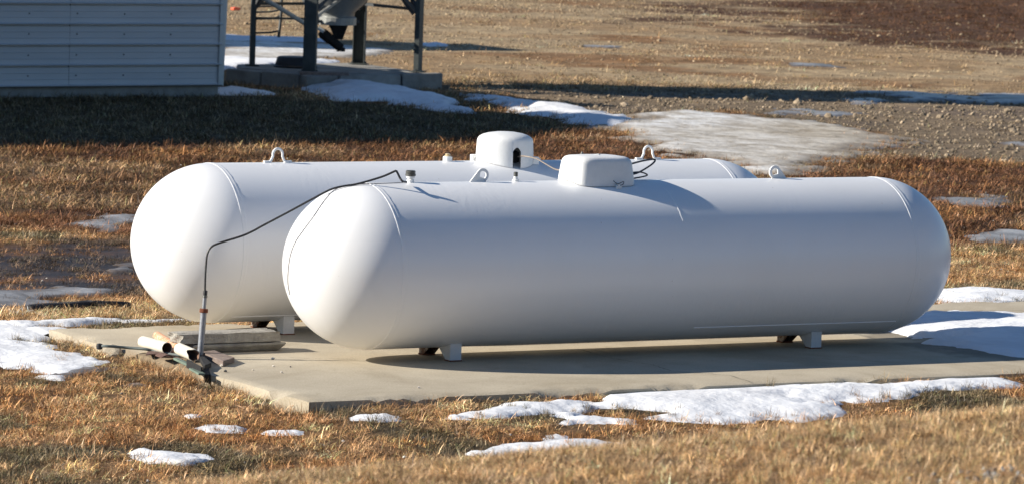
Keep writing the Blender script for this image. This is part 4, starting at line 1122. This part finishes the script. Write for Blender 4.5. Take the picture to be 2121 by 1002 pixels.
# ================================================================== GRASS AND STONES (geometry nodes instances)
def tuft_mesh(name, n, rad, hmin, hmax, width, lean, seed, flat=0.0):
    r = random.Random(seed); v = []; f = []; cols = []
    for _ in range(n):
        q_ = r.random(); br = math.exp(r.gauss(-.08, .38))
        cc_ = (br, br, br) if q_ < .56 else ((br*1.25, br*1.33, br*1.5) if q_ < .72 else ((br*.55, br*.55, br*.62) if q_ < .88 else (br*.62, br*.85, br*.72)))
        a = r.uniform(0, 6.283); d = rad*math.sqrt(r.random()); x, y = d*math.cos(a), d*math.sin(a)
        L = r.uniform(hmin, hmax); az = r.uniform(0, 6.283); tilt = min(1.5, abs(r.gauss(lean, .4))); w = width*r.uniform(.6, 1.3)
        px, py = -math.sin(az), math.cos(az); cx_, cy_, cz_ = x, y, -.01
        segs = 3; ptsl = []
        for s in range(segs+1):
            ptsl.append((cx_, cy_, cz_)); st = L/segs
            cx_ += math.cos(az)*math.sin(tilt)*st; cy_ += math.sin(az)*math.sin(tilt)*st; cz_ += math.cos(tilt)*st
            tilt = min(tilt+r.uniform(.05, .5), 1.75 if flat else 1.6)
            if cz_ < 0.004: cz_ = .004
        k = len(v)
        for s, q in enumerate(ptsl[:-1]):
            ww = w*(1-.25*s)/2; v.append((q[0]-px*ww, q[1]-py*ww, q[2])); v.append((q[0]+px*ww, q[1]+py*ww, q[2]))
        v.append(ptsl[-1])
        cols += [cc_]*(len(v)-k)
        for s in range(segs-1): f.append((k+2*s, k+2*s+1, k+2*s+3, k+2*s+2))
        f.append((k+2*segs-2, k+2*segs-1, k+2*segs))
    me = bpy.data.meshes.new(name); me.from_pydata(v, [], f); me.materials.append(M_GRASS); add_color(me, 'blade', np.array(cols))
    return bpy.data.objects.new(name, me)
def stone_mesh(name, seed):
    b = bmesh.new(); bmesh.ops.create_icosphere(b, subdivisions=1, radius=.5); r = random.Random(seed)
    for vv in b.verts: vv.co = Vector((vv.co.x*r.uniform(.7, 1.3), vv.co.y*r.uniform(.7, 1.2), vv.co.z*r.uniform(.5, .85)))
    me = bpy.data.meshes.new(name); b.to_mesh(me); b.free(); me.materials.append(M_STONES)
    return bpy.data.objects.new(name, me)
def proto_col(name, objs):
    c = bpy.data.collections.new(name)
    for o in objs: c.objects.link(o)
    return c
C_MAT = proto_col('matted_tufts', [tuft_mesh('tuft', 52, .085, .03, .085, .0034, 1.22, 100+i, 1) for i in range(8)])
C_TALL = proto_col('tall_tufts', [tuft_mesh('tuft', 34, .05, .05, .12, .0032, .6, 200+i) for i in range(6)])
C_FAR = proto_col('coarse_tufts', [tuft_mesh('tuft', 34, .16, .05, .13, .008, 1.15, 300+i, 1) for i in range(7)])
C_ST = proto_col('stones', [stone_mesh('stone', 400+i) for i in range(6)])
def scatter(name, P, scl, tint, coll, label, cat, tiltmax=.15):
    me = bpy.data.meshes.new(name); me.vertices.add(len(P)); me.vertices.foreach_set('co', np.asarray(P, np.float32).ravel())
    add_color(me, 'tint', np.clip(tint, .004, .95)); add_float(me, 'scl', scl)
    rot = np.zeros((len(P), 3), np.float32); rot[:, :2] = rng.normal(0, tiltmax, (len(P), 2)); rot[:, 2] = rng.uniform(0, 6.283, len(P))
    a = me.attributes.new('rotv', 'FLOAT_VECTOR', 'POINT'); a.data.foreach_set('vector', rot.ravel())
    o = bpy.data.objects.new(name, me); COL.objects.link(o)
    ng = bpy.data.node_groups.new(name+'_nodes', 'GeometryNodeTree')
    ng.interface.new_socket('Geometry', in_out='INPUT', socket_type='NodeSocketGeometry'); ng.interface.new_socket('Geometry', in_out='OUTPUT', socket_type='NodeSocketGeometry')
    N = ng.nodes.new; L = ng.links.new
    gi = N('NodeGroupInput'); go = N('NodeGroupOutput'); ip = N('GeometryNodeInstanceOnPoints'); ci = N('GeometryNodeCollectionInfo')
    ci.inputs['Collection'].default_value = coll; ci.inputs['Separate Children'].default_value = True; ci.inputs['Reset Children'].default_value = True
    ip.inputs['Pick Instance'].default_value = True
    s = N('GeometryNodeInputNamedAttribute'); s.data_type = 'FLOAT'; s.inputs['Name'].default_value = 'scl'
    r = N('GeometryNodeInputNamedAttribute'); r.data_type = 'FLOAT_VECTOR'; r.inputs['Name'].default_value = 'rotv'
    e2r = N('FunctionNodeEulerToRotation')
    L(gi.outputs[0], ip.inputs['Points']); L(ci.outputs[0], ip.inputs['Instance']); L(r.outputs['Attribute'], e2r.inputs[0]); L(e2r.outputs[0], ip.inputs['Rotation'])
    L(s.outputs['Attribute'], ip.inputs['Scale']); L(ip.outputs[0], go.inputs[0])
    md = o.modifiers.new('scatter', 'NODES'); md.node_group = ng
    tag(o, label, cat, kind='stuff'); return o

def sample(n, D0, D1, marg, dens_fn):
    """random ground points in a fan in front of the road bank"""
    D = np.sqrt(rng.uniform(D0*D0, D1*D1, n)); V = rng.uniform(-1, 1, n)*(D*.1205+marg)
    X = CAM[0]+FH[0]*D+RH[0]*V; Y = CAM[1]+FH[1]*D+RH[1]*V
    k = rng.random(n) < dens_fn(X, Y, D)
    return X[k], Y[k], D[k]
def in_rect(X, Y, x0, x1, y0, y1): return (X > x0) & (X < x1) & (Y > y0) & (Y < y1)
def blocked(X, Y):
    b = in_rect(X, Y, PX0-.02, PX1, PY0-.02, PY1+.02)
    b |= in_rect(X, Y, 13.7, 16.55, 28.15, 30.8)
    la, lb_ = X-12.13, Y-26.64; c_, s_ = math.cos(.14), math.sin(.14); lx = la*c_+lb_*s_; ly = -la*s_+lb_*c_
    b |= (lx < .0) & (ly > .0) & (ly < 9)
    b |= in_rect(X, Y, -9, 4.6, 21.7, 31.4) | in_rect(X, Y, 9, 16, 41, 43.1)
    return b
def snowed(X, Y, lim=-.04):
    return np.maximum(cover(X, Y, SNOW_W), cover(X, Y, ICE_W)) > lim
def tints(X, Y, bright, spread, hue=.08):
    c, _ = zone(X, Y); n = len(X)
    m = rng.lognormal(0, spread, n)[:, None]; h = rng.normal(0, hue, n)[:, None]
    return c*bright*m*np.concatenate([1+0*h, 1+h*.5, 1+h*1.5], 1)

# matted lawn in front of and around the pad
def dens(X, Y, D):
    d = .75+.25*sstep(.35, .6, fbm(X*2.5, Y*2.5, 111, 3)); d = np.where(blocked(X, Y) | snowed(X, Y), 0, d)
    mud = sstep(0, .5, poly_sdf(X, Y, Z_MUD)+.5*(fbm(X*1.5, Y*1.5, 113, 3)-.5)); mi = cover(X, Y, MUD_W) > .02
    return d*(1-.72*mud)*np.where(mi, .06, 1)
X, Y, D = sample(44000, 19.3, 37, 2.4, dens)
scatter('matted_grass', np.stack([X, Y, ground(X, Y)], 1), rng.uniform(.7, 1.25, len(X)), tints(X, Y, 1.75, .30), C_MAT, 'matted dead brown grass covering the ground around the pad', 'grass')
# taller clumps: sparse on the lawn, thick along the pad edge
def dens_t(X, Y, D):
    ed = np.minimum(abs(X-PX0), 9)*0+9
    ddx = np.maximum(np.maximum(PX0-X, X-PX1), 0); ddy = np.maximum(np.maximum(PY0-Y, Y-PY1), 0); dp_ = np.hypot(ddx, ddy)
    n = fbm(X*1.7, Y*1.7, 121, 3)
    d = .03+.16*sstep(.52, .64, n)+np.where(X < PX0, .25, .8)*np.exp(-(dp_/.15)**2)*sstep(.30, .50, fbm(X*1.1, Y*1.1, 125, 2))
    mud = sstep(0, .5, poly_sdf(X, Y, Z_MUD))
    return np.where(blocked(X, Y) | snowed(X, Y, -.07), 0, d*(1-.9*mud))
X, Y, D = sample(38000, 19.3, 37, 2.4, dens_t)
scatter('tall_grass', np.stack([X, Y, ground(X, Y)], 1), rng.uniform(.4, .85, len(X)), tints(X, Y, 1.9, .25)*.75+np.array([.42, .30, .165])*.35, C_TALL, 'taller straw coloured grass clumps at the pad edge and across the lawn', 'grass')
# bank in the foreground
def dens_b(X, Y, D): return np.ones(len(X))*.95
X, Y, D = sample(24000, 10.5, 19.3, 1.8, dens_b)
tt = tints(X, Y, 1.6, .25)
scatter('bank_grass', np.stack([X, Y, ground(X, Y)], 1), rng.uniform(.3, .6, len(X)), tt, C_TALL, 'soft out of focus tan grass on the road bank at the bottom', 'grass')
X, Y, D = sample(22000, 10.5, 19.3, 1.8, dens_b)
scatter('bank_litter', np.stack([X, Y, ground(X, Y)], 1), rng.uniform(.5, .9, len(X)), tints(X, Y, 1.4, .3), C_MAT, 'flattened tan grass litter on the road bank', 'grass')
# middle distance grass
def dens_m(X, Y, D):
    gr = sstep(-.2, .5, poly_sdf(X, Y, Z_GRAVEL)+.8*(fbm(X, Y, 131, 3)-.5))
    d = (.6+.4*fbm(X*1.2, Y*1.2, 133, 3))*(1-sstep(57, 64, D))*(1-.97*gr); mi = cover(X, Y, MUD_W) > .02
    d = np.where(mi, d*.08, d)
    return np.where(blocked(X, Y) | snowed(X, Y, .0), 0, d)
X, Y, D = sample(44000, 36, 64, 3.6, dens_m)
scatter('rough_grass', np.stack([X, Y, ground(X, Y)], 1), rng.uniform(.6, 1.05, len(X)), tints(X, Y, 1.28, .34), C_FAR, 'rough brown and reddish grass behind the tanks and in the building shade', 'grass')
# weeds poking through the snow edges and the ice
def dens_w(X, Y, D):
    s = np.maximum(cover(X, Y, SNOW_W), cover(X, Y, ICE_W)); return np.where((s > -.05) & (s < .45) & ~blocked(X, Y), np.where(D < 34, .75*np.exp(-np.maximum(s, 0)/.10), .30)*sstep(.42, .58, fbm(X*3, Y*3, 141, 3)), 0)
X, Y, D = sample(60000, 21, 60, 1.2, dens_w)
scatter('stubble', np.stack([X, Y, ground(X, Y)+.02], 1), rng.uniform(.4, .8, len(X)), tints(X, Y, 1.3, .3), C_TALL, 'thin grass stubble poking through snow and ice edges', 'grass')
# far field weeds
def dens_f(X, Y, D):
    fr_ = sstep(0, 3, poly_sdf(X, Y, Z_FARRED)+8*(fbm(X*.3, Y*.3, 151, 3)-.5)); st = sstep(.5, .62, fbm((X*RH[0]+Y*RH[1])*.25, (X*FH[0]+Y*FH[1])*.8, 153, 3))
    return np.where(blocked(X, Y) | snowed(X, Y, 0), 0, np.clip(.12+.9*fr_+.25*st, 0, 1))
X, Y, D = sample(24000, 60, 125, 4, dens_f)
scatter('field_weeds', np.stack([X, Y, ground(X, Y)], 1), rng.uniform(.6, 1.1, len(X)), tints(X, Y, 1.35, .3), C_FAR, 'low tan and red brown weeds over the far field', 'grass')
# stones
def dens_s(X, Y, D):
    gr = sstep(-.5, .6, poly_sdf(X, Y, Z_GRAVEL)+1.2*(fbm(X, Y, 161, 3)-.5)); far = sstep(58, 62, D)*(.25+.75*sstep(.45, .6, fbm((X*RH[0]+Y*RH[1])*.2, (X*FH[0]+Y*FH[1])*.6, 163, 3)))
    rd = sstep(0, 3, poly_sdf(X, Y, Z_FARRED))
    return np.where(blocked(X, Y) | snowed(X, Y, .1), 0, np.clip(gr*.95+far*.8*(1-.93*rd), 0, 1))
X, Y, D = sample(120000, 44, 112, 3.5, dens_s)
sz = np.clip(rng.lognormal(math.log(.021), .40, len(X))*np.where(D < 61, rng.lognormal(.22, .35, len(X)), 1), .010, .13)*(1+.35*sstep(60, 90, D))
gc = np.array([.245, .19, .13])*rng.lognormal(0, .30, len(X))[:, None]*np.where(rng.random((len(X), 1)) < .06, 1.6, 1)
gc = gc*(1-sstep(60, 66, D))[:, None]+np.array([.34, .25, .155])*rng.lognormal(0, .30, len(X))[:, None]*sstep(60, 66, D)[:, None]
scatter('gravel', np.stack([X, Y, ground(X, Y)+sz*.12], 1), sz, gc, C_ST, 'loose gravel and stones over the yard behind', 'gravel', .4)
# a few pale flecks in the lawn
def dens_l(X, Y, D): return np.where(blocked(X, Y), 0, .5)
X, Y, D = sample(900, 20, 45, .6, dens_l)
scatter('small_stones', np.stack([X, Y, ground(X, Y)+.01], 1), rng.uniform(.008, .022, len(X)), np.array([.42, .38, .33])*rng.lognormal(0, .3, len(X))[:, None], C_ST, 'scattered small pale stones in the lawn', 'gravel', .4)
def dens_c(X, Y, D): return sstep(.5, .62, fbm(X*1.3, Y*1.3, 171, 3))*sstep(1.1, 1.7, (X-CAM[0])*RH[0]+(Y-CAM[1])*RH[1])
X, Y, D = sample(5000, 11, 13.6, .5, dens_c)
scatter('bank_gravel', np.stack([X, Y, ground(X, Y)+.01], 1), rng.uniform(.012, .03, len(X)), np.array([.20, .19, .175])*rng.lognormal(0, .35, len(X))[:, None], C_ST, 'grey roadside gravel on the bank in the bottom right corner', 'gravel', .4)
